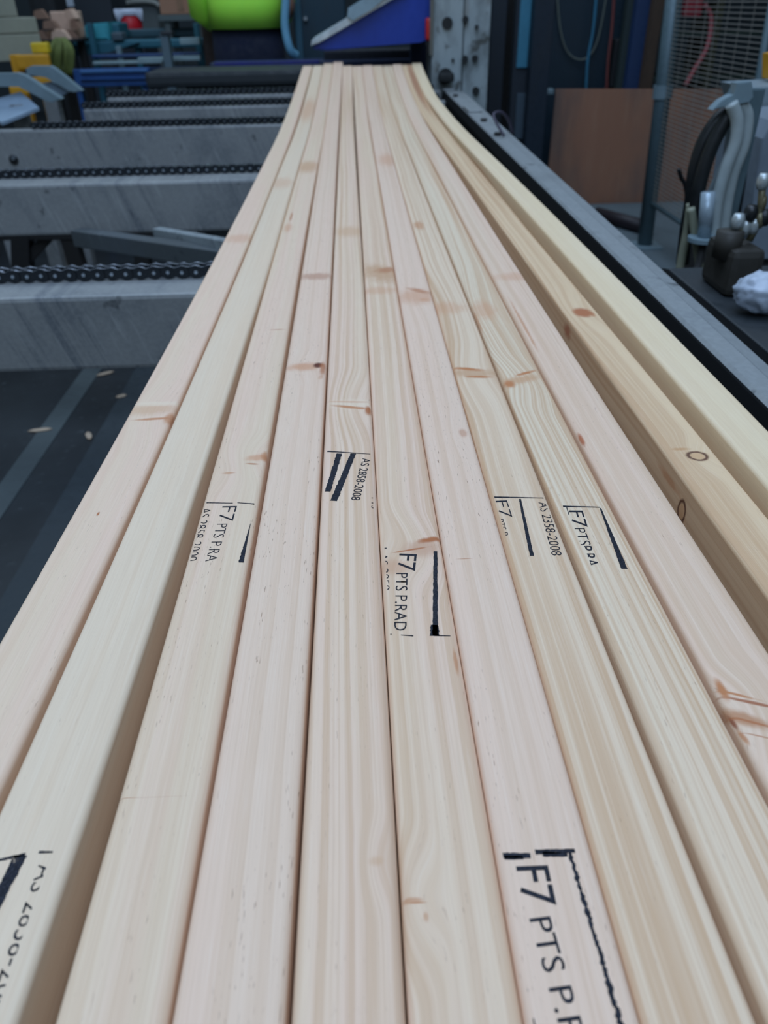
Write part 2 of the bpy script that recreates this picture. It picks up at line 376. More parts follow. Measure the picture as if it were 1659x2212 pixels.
SPEC = [  # base, second, strength, freq, wander, pores
 (CREAM, PINK, .16, 200, .003, .35), ((.81, .67, .50), CREAM, .12, 180, .003, .2), (PINK, CREAM, .22, 210, .004, .75),
 (PINK, (.83, .64, .485), .22, 260, .003, .8), ((.83, .65, .47), PINK, .50, 190, .003, .55), (PINK, (.83, .65, .47), .42, 200, .005, .5),
 (PINK, (.83, .635, .485), .26, 170, .002, .85), (CREAM, (.82, .645, .465), .66, 215, .004, .4), ((.80, .67, .49), CREAM, .66, 230, .005, .45),
 (PINK, (.82, .645, .485), .36, 180, .003, .4), ((.80, .61, .39), (.76, .57, .36), .6, 150, .006, .3), ((.86, .72, .50), (.84, .69, .455), .24, 110, .002, .2)]
LBL = ['pale cream pine board on the outer left edge of the pack, beside the beams',
 'pale creamy pine board, second from the left, its black stamp cut by the frame edge',
 'pinkish pine board, third from the left, stamped below a swirling pink knot',
 'unstamped pink pine board, fourth from the left, with a small dark knot',
 'pine board with two slanting black bars stamped under a dark-edged pale knot band',
 'pine board with a stamp reading F7 PTS P.RAD printed across a brown triangular knot',
 'pink speckled pine board with the largest stamp, cut by the bottom of the frame',
 'strongly striped pine board with a stamp reading AS 2358-2008 beside one black bar',
 'striped cream pine board right of the gap, with F7 and a black wedge-shaped bar',
 'pinkish pine board at the right with a large brown knot and an orange left edge',
 'lower yellow pine board standing apart in the gap, with round ringed knots',
 'clean pale yellow pine board on the outer right edge, next to the rail']
YEND = [float(onboards(*p)[1]) for p in ((664, 142), (688, 142), (710, 136), (730, 133), (752, 142), (772, 142), (792, 141), (812, 141), (832, 141), (852, 140), (872, 139), (895, 136))]
def board_section(h):
    r = .0045; w2 = BW/2; pts = []
    for cx, cz, a0 in ((w2-r, -r, PI/2), (w2-r, -h+r, 0), (-w2+r, -h+r, -PI/2), (-w2+r, -r, -PI)):
        for k in range(6): a = a0-k*PI/2/5; pts.append((cx+r*math.cos(a), cz+r*math.sin(a)))
    # start from the middle of the underside
    pts = pts[12:]+pts[:12]
    pts = [(0, -h)]+pts+[(0, -h)]
    s = [0]
    for i in range(1, len(pts)): s.append(s[-1]+math.hypot(pts[i][0]-pts[i-1][0], pts[i][1]-pts[i-1][1]))
    mid = s[-1]/2
    return pts, [x-mid for x in s]
boards = []
for i in range(12):
    bm = B(); uvl = bm.loops.layers.uv.new('UVMap')
    hgt = .090+DROP[i]
    sec, ss = board_section(hgt)
    st = [Y for Y in STA if Y < YEND[i]-.01]+[YEND[i]]
    R = []
    for Y in st:
        cx = left_edges(Y)[i]+BW/2; z = sag(Y)+drop(i, Y)
        R.append([bm.verts.new((cx+x, Y, z+zz)) for x, zz in sec[:-1]])
    n = len(sec)-1
    for a in range(len(st)-1):
        for k in range(n):
            f = bm.faces.new((R[a][k], R[a][(k+1) % n], R[a+1][(k+1) % n], R[a+1][k])); f.smooth = True
            for l, (u, v) in zip(f.loops, ((ss[k], st[a]), (ss[k+1], st[a]), (ss[k+1], st[a+1]), (ss[k], st[a+1]))): l[uvl].uv = (u, v)
    for ring, Y in ((R[0], st[0]), (R[-1], st[-1])):
        f = bm.faces.new(ring)
        for l in f.loops: l[uvl].uv = (l.vert.co.x-left_edges(Y)[i]-BW/2, Y+l.vert.co.z)
    base, sec_, stg, fr, wa, po = SPEC[i]
    o = link('timber_board', bm, wood('pine_%02d' % i, 1.3+i*2.17, base, sec_, TAN, stg, fr, wa, po, KN.get(i, ())))
    tag(o, LBL[i], 'board', 'pine boards laid side by side')
    boards.append(o)

# ------------------------------------------------------------------ stamped ink on the boards
ni = N('black_ink'); pp = ni.geo()
g1 = ni.noise(pp, 900., 3, .7); g2 = ni.noise(pp, 160., 2, .5)
al = ni.rng(ni.math('ADD', ni.math('MULTIPLY', g1, .55), ni.math('MULTIPLY', g2, .6)), .34, .46, 0.25, 1.)
ni.b.inputs['Alpha'].default_value = 1
ni.t.links.new(al, ni.b.inputs['Alpha'])
INK = ni.out(ni.mix(ni.rng(g1, .4, .7), (.008, .009, .014), (.035, .037, .05)), .6, 0, .2)
LIFT = .00018
def ink_poly(bm, i, pix):
    vs = []
    for px, py in pix:
        q = onboards(px, py, DROP[i]); vs.append(bm.verts.new((q[0], q[1], 0)))
    bm.faces.new(vs)
def ink_line(bm, i, p0, p1, w0, w1=None, n=40, rag=.07):
    """a band from pixel p0 to p1 with widths in metres, its edges slightly ragged"""
    w1 = w1 or w0
    a = onboards(*p0, DROP[i]); b = onboards(*p1, DROP[i]); a = Vector((a[0], a[1], 0)); b = Vector((b[0], b[1], 0))
    d = (b-a).normalized(); nn = Vector((-d.y, d.x, 0)); prev = None
    for k in range(n+1):
        t = k/n; c_ = a.lerp(b, t); w_ = w0+(w1-w0)*t
        l = bm.verts.new(c_+nn*w_*(.5+random.uniform(-rag, rag))); r = bm.verts.new(c_-nn*w_*(.5+random.uniform(-rag, rag)))
        if prev: bm.faces.new((prev[0], prev[1], r, l))
        prev = (l, r)
def ink_text(bm, i, text, p0, p1, hgt, bold=.0, cut_low=0, cut_high=0):
    """letters whose baseline runs from pixel p0 to p1 and whose tops point away from the left; cut_*: share of the letter height not printed"""
    cu = bpy.data.curves.new('t', 'FONT'); cu.body = text; cu.offset = bold-.012; cu.resolution_u = 3
    ob = bpy.data.objects.new('t', cu); COL.objects.link(ob)
    bpy.context.view_layer.update()
    me = bpy.data.meshes.new_from_object(ob.evaluated_get(bpy.context.evaluated_depsgraph_get()))
    bpy.data.objects.remove(ob)
    t = bmesh.new(); t.from_mesh(me); bpy.data.meshes.remove(me)
    xs = [v.co.x for v in t.verts]; x0, x1 = min(xs), max(xs); cap = .73
    if cut_low: 
        g = t.verts[:]+t.edges[:]+t.faces[:]; bmesh.ops.bisect_plane(t, geom=g, plane_co=(0, cap*cut_low, 0), plane_no=(0, -1, 0), clear_outer=True)
    if cut_high:
        g = t.verts[:]+t.edges[:]+t.faces[:]; bmesh.ops.bisect_plane(t, geom=g, plane_co=(0, cap*(1-cut_high), 0), plane_no=(0, 1, 0), clear_outer=True)
    a = onboards(*p0, DROP[i]); b = onboards(*p1, DROP[i]); a = Vector((a[0], a[1], 0)); b = Vector((b[0], b[1], 0))
    d = b-a; up = Vector((-d.y, d.x, 0)).normalized()
    for v in t.verts: v.co = a+d*((v.co.x-x0)/(x1-x0))+up*(v.co.y/cap*hgt)
    m2 = bpy.data.meshes.new('t'); t.to_mesh(m2); t.free(); bm.from_mesh(m2); bpy.data.meshes.remove(m2)
def finish_stamp(bm, i, label=None):
    """clip to the printed face, lay it on the board, make it a part"""
    fl = BW/2-.0030
    ys = [v.co.y for v in bm.verts]; ym = (min(ys)+max(ys))/2; dc = (centre(i, ym+.02)-centre(i, ym-.02))/.04
    for sgn in (1, -1):
        g = bm.verts[:]+bm.edges[:]+bm.faces[:]
        bmesh.ops.bisect_plane(bm, geom=g, plane_co=(centre(i, ym)+sgn*fl, ym, 0), plane_no=(sgn, -sgn*dc, 0), clear_outer=True)
    for v in bm.verts: v.co.z = sag(v.co.y)+DROP[i]+LIFT
    for f in bm.faces:
        if f.normal.z < 0: f.normal_flip()
    o = link('grade_stamp', bm, INK, boards[i])
    if label: o['label'] = label
    return o
# third board
bm = B()
ink_line(bm, 2, (443, 1086), (503, 1087), .0012, .0009); ink_line(bm, 2, (513, 1086), (551, 1089), .0008, .0015)
ink_text(bm, 2, 'F7', (480, 1094), (470, 1126), .0125, .0)
ink_text(bm, 2, 'PTS P.RA', (469, 1132), (443, 1213), .0085, .0)
ink_text(bm, 2, 'AS 2858-2000', (436, 1098), (402, 1212), .0078, .0)
ink_line(bm, 2, (548, 1112), (523, 1215), .0008, .0052)
finish_stamp(bm, 2)
# fifth board
bm = B()
ink_line(bm, 4, (707, 975), (800, 981), .0020, .0008); ink_line(bm, 4, (733, 980), (708, 1062), .0048, .0045); ink_line(bm, 4, (763, 980), (721, 1082), .0046, .0055)
ink_text(bm, 4, 'AS 2858-2008', (783, 990), (758, 1080), .0075, .012)
ink_text(bm, 4, 'PTS', (802, 1075), (802, 1098), .0060, .0)
finish_stamp(bm, 4)
# sixth board
bm = B()
ink_line(bm, 5, (941, 1191), (940, 1373), .0026, .0034); ink_line(bm, 5, (938, 1373), (973, 1374), .0012, .0006)
ink_line(bm, 5, (938, 1350), (939, 1374), .0044, .0060, n=8)
ink_text(bm, 5, 'F7', (863, 1196), (858, 1232), .0130, .012)
ink_text(bm, 5, 'PTS P.RAD', (856, 1238), (851, 1362), .0083, .008)
ink_text(bm, 5, '1 AS 2858', (818, 1184), (823, 1275), .0062, .0)
ink_line(bm, 5, (838, 1371), (846, 1370), .0008); ink_line(bm, 5, (866, 1372), (893, 1374), .0006, .0010)
finish_stamp(bm, 5)
# seventh board
bm = B()
ink_line(bm, 6, (1080, 1848), (1146, 1849), .0028, .0026, n=12); ink_line(bm, 6, (1090, 1853), (1130, 1853), .0020, .0018, n=8)
ink_line(bm, 6, (1156, 1841), (1242, 1838), .0024, .0020, n=14); ink_line(bm, 6, (1172, 1845), (1226, 1847), .0026, .0018, n=10)
ink_line(bm, 6, (1230, 1842), (1345, 2225), .0016, .0020, n=60, rag=.3)
ink_text(bm, 6, 'F7', (1115, 1872), (1131, 1958), .0150, .018)
ink_text(bm, 6, 'PTS P.RAD', (1143, 1985), (1256, 2392), .0096, .012)
for pa, pb in (((1117, 2040), (1117, 2047)), ((1122, 2071), (1124, 2076)), ((1133, 2122), (1138, 2142)), ((1139, 2162), (1145, 2186)), ((1150, 2200), (1156, 2225))):
    ink_line(bm, 6, pa, pb, .0010, .0012, n=4)
finish_stamp(bm, 6)
# eighth board
bm = B()
ink_line(bm, 7, (1067, 1074), (1180, 1076), .0018, .0010); ink_line(bm, 7, (1123, 1078), (1149, 1201), .0017, .0030)
ink_text(bm, 7, 'F7', (1070, 1082), (1081, 1118), .0098, .0)
ink_text(bm, 7, 'PTS P.', (1071, 1122), (1083, 1160), .0060, .0)
ink_text(bm, 7, 'AS 2358-2008', (1163, 1085), (1192, 1200), .0076, .006)
finish_stamp(bm, 7)
# ninth board
bm = B()
ink_line(bm, 8, (1216, 1094), (1296, 1096), .0018, .0012); ink_line(bm, 8, (1224, 1096), (1229, 1112), .0007)
ink_line(bm, 8, (1297, 1098), (1349, 1229), .0012, .0042); ink_text(bm, 8, 'F7', (1229, 1103), (1239, 1138), .0110, .010)
ink_text(bm, 8, 'PTS', (1238, 1141), (1252, 1178), .0088, .004, cut_low=.12)
ink_text(bm, 8, 'P.RA', (1252, 1180), (1268, 1224), .0088, .018, cut_low=.35)
finish_stamp(bm, 8)
# second board
bm = B()
ink_line(bm, 1, (-20, 1862), (55, 1846), .0012, .0018, n=10); ink_line(bm, 1, (45, 1848), (-25, 1985), .0060, .0050, n=16)
ink_line(bm, 1, (84, 1841), (114, 1841), .0013, .0009, n=8)
ink_text(bm, 1, 'AS 2858-2008', (84, 1868), (-45, 2230), .0085, .006, cut_high=.55)
finish_stamp(bm, 1)

# ------------------------------------------------------------------ transfer beams with chains, left
GALV = galv('galvanised_beam'); CHAINM = paint('oiled_chain', (.014, .018, .023), .30, .3, (.02, .018, .015), 60, .35)
PINM = paint('worn_chain_steel', (.40, .45, .50), .22, .4, (.05, .06, .07), 90, .8)
PITCH = .0268
def link_outline(r=.0128, waist=.0085):
    o = []
    for k in range(9): a = PI/2+k*PI/8; o.append((-PITCH/2+r*math.cos(a), r*math.sin(a)))
    o.append((0, -waist))
    for k in range(9): a = -PI/2+k*PI/8; o.append((PITCH/2+r*math.cos(a), r*math.sin(a)))
    o.append((0, waist)); return o
def outer_mesh():
    bm = B()
    for y in (-.0125, .0105): prism(bm, link_outline(), 'y', y, y+.002)
    me = bpy.data.meshes.new('chain_link'); bmesh.ops.recalc_face_normals(bm, faces=bm.faces); bm.to_mesh(me); bm.free(); me.materials.append(CHAINM); return me
def inner_mesh():
    bm = B()
    for y in (-.0100, .0080): prism(bm, link_outline(.0118, .0092), 'y', y, y+.002)
    for sx in (-PITCH/2, PITCH/2): tube(bm, [(sx, -.006, 0), (sx, .006, 0)], .0078, 14)
    me = bpy.data.meshes.new('chain_link'); bmesh.ops.recalc_face_normals(bm, faces=bm.faces); bm.to_mesh(me); bm.free(); me.materials.append(CHAINM); return me
def pin_mesh():
    bm = B()
    for sx in (-PITCH/2, PITCH/2): tube(bm, [(sx, -.0148, 0), (sx, .0148, 0)], .0035, 10)
    me = bpy.data.meshes.new('pins'); bmesh.ops.recalc_face_normals(bm, faces=bm.faces); bm.to_mesh(me); bm.free(); me.materials.append(PINM); return me
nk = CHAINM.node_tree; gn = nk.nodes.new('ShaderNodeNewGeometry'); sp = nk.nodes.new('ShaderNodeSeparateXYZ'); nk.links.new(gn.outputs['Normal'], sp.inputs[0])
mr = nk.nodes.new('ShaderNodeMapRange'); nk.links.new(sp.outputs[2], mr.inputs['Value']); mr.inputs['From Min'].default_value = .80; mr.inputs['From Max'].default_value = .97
mx = nk.nodes.new('ShaderNodeMix'); mx.data_type = 'RGBA'; nk.links.new(mr.outputs[0], mx.inputs[0])       # worn plate tops, their glint painted onto up-facing faces
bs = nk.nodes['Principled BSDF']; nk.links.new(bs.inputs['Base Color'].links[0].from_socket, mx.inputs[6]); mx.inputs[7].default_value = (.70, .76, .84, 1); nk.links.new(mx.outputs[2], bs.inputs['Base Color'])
OUT, INN, PIN = outer_mesh(), inner_mesh(), pin_mesh()
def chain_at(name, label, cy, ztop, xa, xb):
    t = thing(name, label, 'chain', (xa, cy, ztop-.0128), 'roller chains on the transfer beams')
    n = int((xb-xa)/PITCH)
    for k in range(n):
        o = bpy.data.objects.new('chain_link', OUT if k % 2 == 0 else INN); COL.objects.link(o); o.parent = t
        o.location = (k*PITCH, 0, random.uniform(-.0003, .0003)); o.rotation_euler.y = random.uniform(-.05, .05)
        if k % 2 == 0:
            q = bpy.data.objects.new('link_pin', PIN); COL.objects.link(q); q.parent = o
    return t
BEAMS = [  # chain row, beam front row (top front edge), bottom row, label word
 (573, 640, 799, 'nearest'), (359, 396, 506, 'second'), (258, 272, 366, 'third'), (218, 229, 256, 'fourth'), (195, 204, 214, 'farthest')]
BL = ['nearest and broadest galvanised cross beam, streaked with dirt, left of the timber', 'second galvanised cross beam, just behind the gap showing dark legs',
      'third galvanised cross beam with a bolt hole near its left end', 'thin fourth cross beam, next to the bent plate stops', 'farthest thin cross beam in front of the dark cover']
CL = ['nearest roller chain with shiny link tops, on the broad beam', 'roller chain on the second cross beam, some bright links at its left', 'dark roller chain on the third cross beam',
      'dark roller chain running to the nearer bent plate stop', 'farthest roller chain, just in front of the dark cover']
beam_y = []
for k, (rc, rf, rb, nm) in enumerate(BEAMS):
    cy = float(onboards(330, rc, -.092)[1]); zt = sag(cy)-.0905
    ztop = zt-.0258
    yf = float(onz(200, rf, ztop)[1]); yf = min(yf, cy-.022)
    zb = float(aty(200, rb, yf)[2]); zb = min(zb, ztop-.05)
    yb = cy+.03
    if k == 4: zb = ztop-.06
    beam_y.append((cy, yf, yb, zb, ztop))
    xa = -1.75 if k < 3 else (-1.17 if k == 3 else -1.12)
    xb = .41
    b = thing('cross_beam', BL[k], 'beam', (xa, (yf+yb)/2, FLOOR), 'galvanised beams under the timber')
    link('beam_tube', box(B(), xa, xb, yf, yb, zb, ztop, .008), GALV, b)
    for sx in (xa+.25, xb-.12): link('leg', box(B(), sx, sx+.07, (yf+yb)/2-.03, (yf+yb)/2+.03, FLOOR, zb, .004), GALV, b)
    cxs = -1.05 if k == 0 else (-1.25 if k < 3 else xa+.02)
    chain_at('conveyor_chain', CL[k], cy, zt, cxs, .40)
    if k == 2:
        q = aty(30, 345, yf); bm = tube(B(), [(q[0], yf-.006, q[2]), (q[0], yf-.001, q[2])], .018, 14); link('bolt_hole', bm, paint('hole_black', (.012, .012, .012), .8), b)
        q = aty(24, 338, yf); bm = tube(B(), [(q[0]+.012, yf-.016, q[2]-.004), (q[0]+.012, yf-.001, q[2]-.004)], .009, 6); link('bolt', bm, PINM, b)
# dark frame legs and brace seen between the first two beams
DARKFR = paint('dark_brown_steel', (.022, .022, .022), .6, .3, (.04, .03, .02), 8)
fr = thing('trestle', 'dark steel trestle with raking legs seen under the second cross beam', 'trestle', (-1.3, 2.9, FLOOR))
def bar(bm, p0, p1, w=.05):
    p0, p1 = Vector(p0), Vector(p1); d = p1-p0; L = d.length
    m = Matrix.Translation((p0+p1)/2) @ d.to_track_quat('Z', 'Y').to_matrix().to_4x4()
    box(bm, -w/2, w/2, -w/2, w/2, -L/2, L/2, .003, m); return bm
YT = 2.95
def P(px, py, Y): q = aty(px, py, Y); return (float(q[0]), float(q[1]), float(q[2]))
link('leg', bar(B(), P(48, 480, YT), P(52, 640, YT), .065), DARKFR, fr)
link('leg', bar(B(), P(140, 480, YT), P(190, 640, YT), .055), DARKFR, fr)
link('brace', bar(B(), P(120, 495, YT), P(60, 560, YT), .035), DARKFR, fr)
link('leg', bar(B(), P(308, 520, YT), P(312, 640, YT), .055), DARKFR, fr)
link('top_rail', bar(B(), P(-10, 497, YT), P(340, 495, YT), .06), DARKFR, fr)
ab = thing('angled_beam', 'pale grey steel beam slanting across beneath the second cross beam', 'beam', (-.8, 2.3, FLOOR))
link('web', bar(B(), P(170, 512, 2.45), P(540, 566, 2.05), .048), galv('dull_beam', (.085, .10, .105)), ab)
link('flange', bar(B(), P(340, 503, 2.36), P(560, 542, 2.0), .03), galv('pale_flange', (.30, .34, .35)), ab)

# ------------------------------------------------------------------ bent plate stops, upper left
PLATE = paint('pale_grey_plate', (.17, .24, .27), .45, .3, (.06, .09, .10), 7)
PLATE2 = paint('light_blue_grey_plate', (.26, .35, .44), .45, .25, (.15, .2, .25), 6)
def plate_px(name, pix, Y, th, mat, parent, bev=.002):
    pts = [aty(x, y, Y) for x, y in pix]
    return link(name, prism(B(), [(p_[0], p_[2]) for p_ in pts], 'y', Y, Y+th, bev), mat, parent)
yA, yB = beam_y[4][0]-.03, beam_y[3][0]-.03
s1 = thing('plate_stop', 'farther bent grey steel stop, yellow steel seen through its opening', 'stop plate', (-1.15, yA, FLOOR), 'bent steel stops at the chain ends')
plate_px('bent_arm', [(56, 148), (66, 143), (106, 143), (116, 148), (176, 196), (160, 200), (150, 197), (98, 166), (58, 162)], yA, .05, PLATE, s1)
plate_px('gusset', [(62, 186), (110, 176), (128, 184), (150, 198), (130, 210), (90, 214)], yA+.055, .02, PLATE2, s1)
link('leg', bar(B(), (P(110, 205, yA+.05)), (P(110, 205, yA+.05)[0], yA+.05, FLOOR), .06), GALV, s1)
s2 = thing('plate_stop', 'bent grey steel stop nearest the left edge, with a broad pale flat plate', 'stop plate', (-1.25, yB, FLOOR), 'bent steel stops at the chain ends')
plate_px('bent_arm', [(-60, 160), (36, 158), (52, 163), (132, 214), (112, 222), (98, 218), (40, 186), (-60, 188)], yB, .05, PLATE, s2)
q0, q1, q2, q3 = [Vector(P(x, y, Y)) for x, y, Y in ((-70, 232, yB), (44, 198, yB+.04), (84, 232, yB-.02), (4, 264, yB-.16))]
bm = B(); vs = [bm.verts.new(q) for q in (q0, q1, q2, q3)]; lo = [bm.verts.new(q-Vector((0, 0, .012))) for q in (q0, q1, q2, q3)]
bm.faces.new(vs); bm.faces.new(lo)
for k in range(4): bm.faces.new((vs[k], vs[(k+1) % 4], lo[(k+1) % 4], lo[k]))
link('flat_plate', bm, PLATE2, s2)
link('leg', bar(B(), P(40, 225, yB+.02), (P(40, 225, yB+.02)[0], yB+.02, FLOOR), .06), GALV, s2)

# ------------------------------------------------------------------ dark cover and blue base behind the far end
def block(name, px, Y, depth, mat, parent=None, bev=.01, z0=None):
    X0, X1, Z0, Z1 = span(*px, Y)
    if z0 is not None: Z0 = z0
    return link(name, box(B(), X0, X1, Y, Y+depth, Z0, Z1, bev), mat, parent)
COVER = paint('dark_rubber_cover', (.020, .026, .030), .6, .3, (.04, .04, .04), 5)
c = thing('machine_cover', 'dark grey rounded machine cover behind the farthest chain', 'cover', (-.6, 4.5, FLOOR))
block('hood', (312, 152, 700, 187), 4.28, .35, COVER, c, .02)
block('pedestal', (400, 180, 640, 200), 4.33, .25, COVER, c, .01, FLOOR)
NAVY = paint('navy_paint', (.006, .018, .060), .5, .3); BLUE = paint('bright_blue_paint', (.004, .036, .30), .42, .3, (.003, .018, .15), 5)
b = thing('infeed_table', 'navy blue steel machine base across the far end of the boards', 'table', (.1, 4.75, FLOOR))
block('base_box', (455, 131, 905, 190), 4.72, .2, NAVY, b, .01, FLOOR)
block('blue_strip', (462, 132, 690, 146), 4.70, .02, paint('deep_blue_strip', (.015, .02, .16), .5), b, .004)
block('dark_infeed', (700, 108, 900, 134), 4.74, .18, paint('infeed_black', (.006, .009, .016), .7), b, .01)

# ------------------------------------------------------------------ blue guard
YG = 4.10
g = thing('machine_guard', 'bright blue wedge-shaped machine guard with silver sloping edge over the board ends', 'machine guard', (.35, YG, 0))
pix = [(676, 106), (680, 96), (838, -6), (845, -60), (932, -60), (932, 86), (908, 92), (708, 110)]
pts = [aty(x, y, YG) for x, y in pix]
link('guard_body', prism(B(), [(q[0], q[2]) for q in pts], 'y', YG, YG+.45, .006), BLUE, g)
ALU = paint('silver_edge', (.62, .70, .74), .35, .35, (.12, .18, .22), 30, .5, (.4, .6))
pts = [aty(x, y, YG) for x, y in [(672, 98), (674, 86), (760, 34), (880, -40), (880, -20), (838, 4), (690, 92)]]
link('sloping_edge', prism(B(), [(q[0], q[2]) for q in pts], 'y', YG-.03, YG+.43, .004), ALU, g)
pts = [aty(x, y, YG) for x, y in [(750, 36), (752, 18), (800, -12), (870, -40), (850, -20), (800, 22), (762, 46)]]
link('edge_bracket', prism(B(), [(q[0], q[2]) for q in pts], 'y', YG-.05, YG+.30, .004), paint('bracket_grey', (.22, .32, .37), .45, .4), g)
X0, X1, Z0, Z1 = span(690, 60, 930, 80, YG+.46)
link('support_post', box(B(), X1-.10, X1-.02, YG+.462, YG+.54, FLOOR, 1.1, .004), NAVY, g)
RED = paint('red_plastic', (.50, .018, .018), .4, .2, (.2, .01, .01), 12)
rb = thing('warning_lamp', 'small red box on the right end of the blue guard', 'lamp', P(932, 90, YG-.05))
X0, X1, Z0, Z1 = span(920, 38, 943, 88, YG-.06)
link('lens', box(B(), X0, X1, YG-.062, YG-.003, Z0, Z1, .012), RED, rb, True)  # red stop button housing, it gives no light
link('mount', box(B(), X0+.01, X1-.008, YG-.045, YG-.003, Z0-.05, Z0, .003), DARKFR, rb)

# ------------------------------------------------------------------ pale blue bent pipe beside the person, teal column
PB = paint('pale_blue_pipe', (.16, .38, .52), .35, .5, (.04, .12, .2), 12)
pp_ = thing('conduit_pipe', 'pale blue bent pipe between the person and the blue guard', 'pipe', (-.4, 4.9, FLOOR))
link('pipe', tube(B(), smoothpath([P(622, -60, 4.9), P(617, 10, 4.9), P(616, 60, 4.9), P(626, 105, 4.9), P(640, 120, 4.94)]), .022), PB, pp_, True)
b = thing('machine_column', 'dark teal machine column behind the bent pipe', 'column', (-.3, 5.3, FLOOR))
block('column_body', (632, -120, 745, 120), 5.3, .3, paint('dark_teal', (.008, .035, .055), .5, .3), b, .01, FLOOR)
block('edge_strip', (634, -120, 648, 120), 5.28, .02, paint('teal_strip', (.03, .11, .16), .5, .3), b, .003, FLOOR)
for i, px in enumerate(((660, 40), (702, 75))):
    q = P(*px, 5.29); link('bolt_head', tube(B(), [(q[0], 5.275, q[2]), (q[0], 5.3, q[2])], .012, 6), PINM, b)

# ------------------------------------------------------------------ person
YP = 5.15
X0, X1, Zh, Z1 = span(456, 60, 612, 61, YP)
xc = (X0+X1)/2; hw = (X1-X0)/2
pr = thing('person', 'person in a lime high-visibility shirt and navy trousers, standing beyond the boards', 'person', (xc, YP, FLOOR))
SKIN = paint('skin', (.36, .20, .14), .55, .1, (.3, .15, .1)); LIME = paint('lime_cloth', (.42, .95, .07), .75, .25, (.34, .80, .05), 4)
TROU = paint('navy_cloth', (.006, .010, .028), .85, .3, (.003, .005, .012), 5); HAIR = paint('dark_hair', (.03, .02, .015), .7)
zf = FLOOR; zhem = Zh
# body: one skinned surface
sk = {}
V = []; E_ = []; Rr = []
def sv_(k, x, y, z, rx, ry=None, par=None):
    sk[k] = len(V); V.append((xc+x, YP+y, zf+z)); Rr.append((rx, ry or rx))
    if par: E_.append((sk[par], sk[k]))
sv_('pelvis', 0, 0, .98, .13, .10); sv_('belly', 0, 0, 1.12, .13, .10, 'pelvis'); sv_('chest', 0, 0, 1.36, .15, .11, 'belly'); sv_('neck0', 0, 0, 1.50, .07, .06, 'chest')
sv_('neck', 0, -.01, 1.57, .055, .055, 'neck0'); sv_('head0', 0, +.02, 1.66, .075, .09, 'neck'); sv_('head1', 0, +.02, 1.76, .08, .095, 'head0'); sv_('head2', 0, -.01, 1.82, .05, .06, 'head1')
for s, t in ((-1, 'l'), (1, 'r')):
    sv_('sh'+t, s*.19, 0, 1.46, .06, None, 'chest')
    sv_('el'+t, s*.24, .03, 1.20, .043, None, 'sh'+t); sv_('wr'+t, s*.17, .26, 1.13, .028, None, 'el'+t); sv_('pa'+t, s*.15, .33, 1.12, .036, .018, 'wr'+t)
    for f in range(4):
        sv_('f%d%s' % (f, t), s*.145+(f-1.5)*.021, .39-.006*abs(f-1.5), 1.115, .010, None, 'pa'+t)
        sv_('g%d%s' % (f, t), s*.145+(f-1.5)*.021, .43-.008*abs(f-1.5), 1.09, .008, None, 'f%d%s' % (f, t))
    sv_('th'+t, s*.105, .345, 1.11, .011, None, 'pa'+t); sv_('ti'+t, s*.085, .375, 1.095, .009, None, 'th'+t)
    sv_('hip'+t, s*.10, 0, .90, .095, None, 'pelvis'); sv_('kn'+t, s*.12, -.02, .50, .062, None, 'hip'+t); sv_('an'+t, s*.13, .02, .09, .042, None, 'kn'+t); sv_('to'+t, s*.15, .16, .035, .038, .03, 'an'+t)
me = bpy.data.meshes.new('body'); me.from_pydata(V, E_, []); body = bpy.data.objects.new('body', me); COL.objects.link(body)
md = body.modifiers.new('s', 'SKIN'); md.use_smooth_shade = True
for k, v in enumerate(me.skin_vertices[0].data): v.radius = Rr[k]; v.use_root = (k == 0)
body.modifiers.new('d', 'SUBSURF').levels = 1
me.materials.append(SKIN)
body.parent = pr; me.transform(Matrix.Translation(pr.location).inverted())
def ring(z, rx, ry, dx=0, dy=0): return (xc+dx, YP+dy, zf+z, rx, ry)
hz = zhem-zf
bm = loft(B(), [(xc+.004, YP-.01, zhem+.012, hw*1.02, .155), (xc+.004, YP-.01, zhem, hw*1.06, .17), ring(hz+.12, hw*1.02, .16), ring(1.30, .225, .15), ring(1.44, .22, .13), ring(1.52, .15, .10), ring(1.55, .075, .075)], 32)
link('shirt', bm, LIME, pr, True)
bm = B(); tube(bm, smoothpath([(xc-.185, YP, zf+1.47), (xc-.235, YP+.01, zf+1.32), (xc-.245, YP+.04, zf+1.20), (xc-.21, YP+.14, zf+1.155), (xc-.18, YP+.23, zf+1.14)], 1), [.085, .082, .075, .06, .05], 16)
link('sleeve', bm, LIME, pr, True)
bm = B(); tube(bm, smoothpath([(xc+.175, YP, zf+1.47), (xc+.20, YP+.02, zf+1.34), (xc+.205, YP+.06, zf+1.24), (xc+.19, YP+.14, zf+1.17), (xc+.17, YP+.23, zf+1.14)], 1), [.085, .08, .07, .06, .05], 16)
link('sleeve', bm, LIME, pr, True)
bm = loft(B(), [ring(.80, .20, .14), ring(.95, hw*1.0, .15), ring(hz+.02, hw*.98, .145)], 28)
for s in (-1, 1):
    loft(bm, [ring(.07, .075, .09, s*.13, .01), ring(.45, .09, .10, s*.12, -.01), ring(.84, .108, .13, s*.10, 0)], 20)
link('trousers', bm, TROU, pr, True)
for s in (-1, 1):
    bm = loft(B(), [(xc+s*.14, YP+.08, zf, .052, .15), (xc+s*.14, YP+.08, zf+.06, .05, .145), (xc+s*.13, YP+.01, zf+.12, .05, .06), (xc+s*.13, YP+.02, zf+.18, .05, .055)], 20)
    link('boot', bm, DARKFR, pr, True)
bm = loft(B(), [(xc, YP-.01, zf+1.70, .085, .09), (xc, YP-.005, zf+1.79, .088, .10), (xc, YP, zf+1.85, .06, .07), (xc, YP, zf+1.865, .02, .02)], 20)
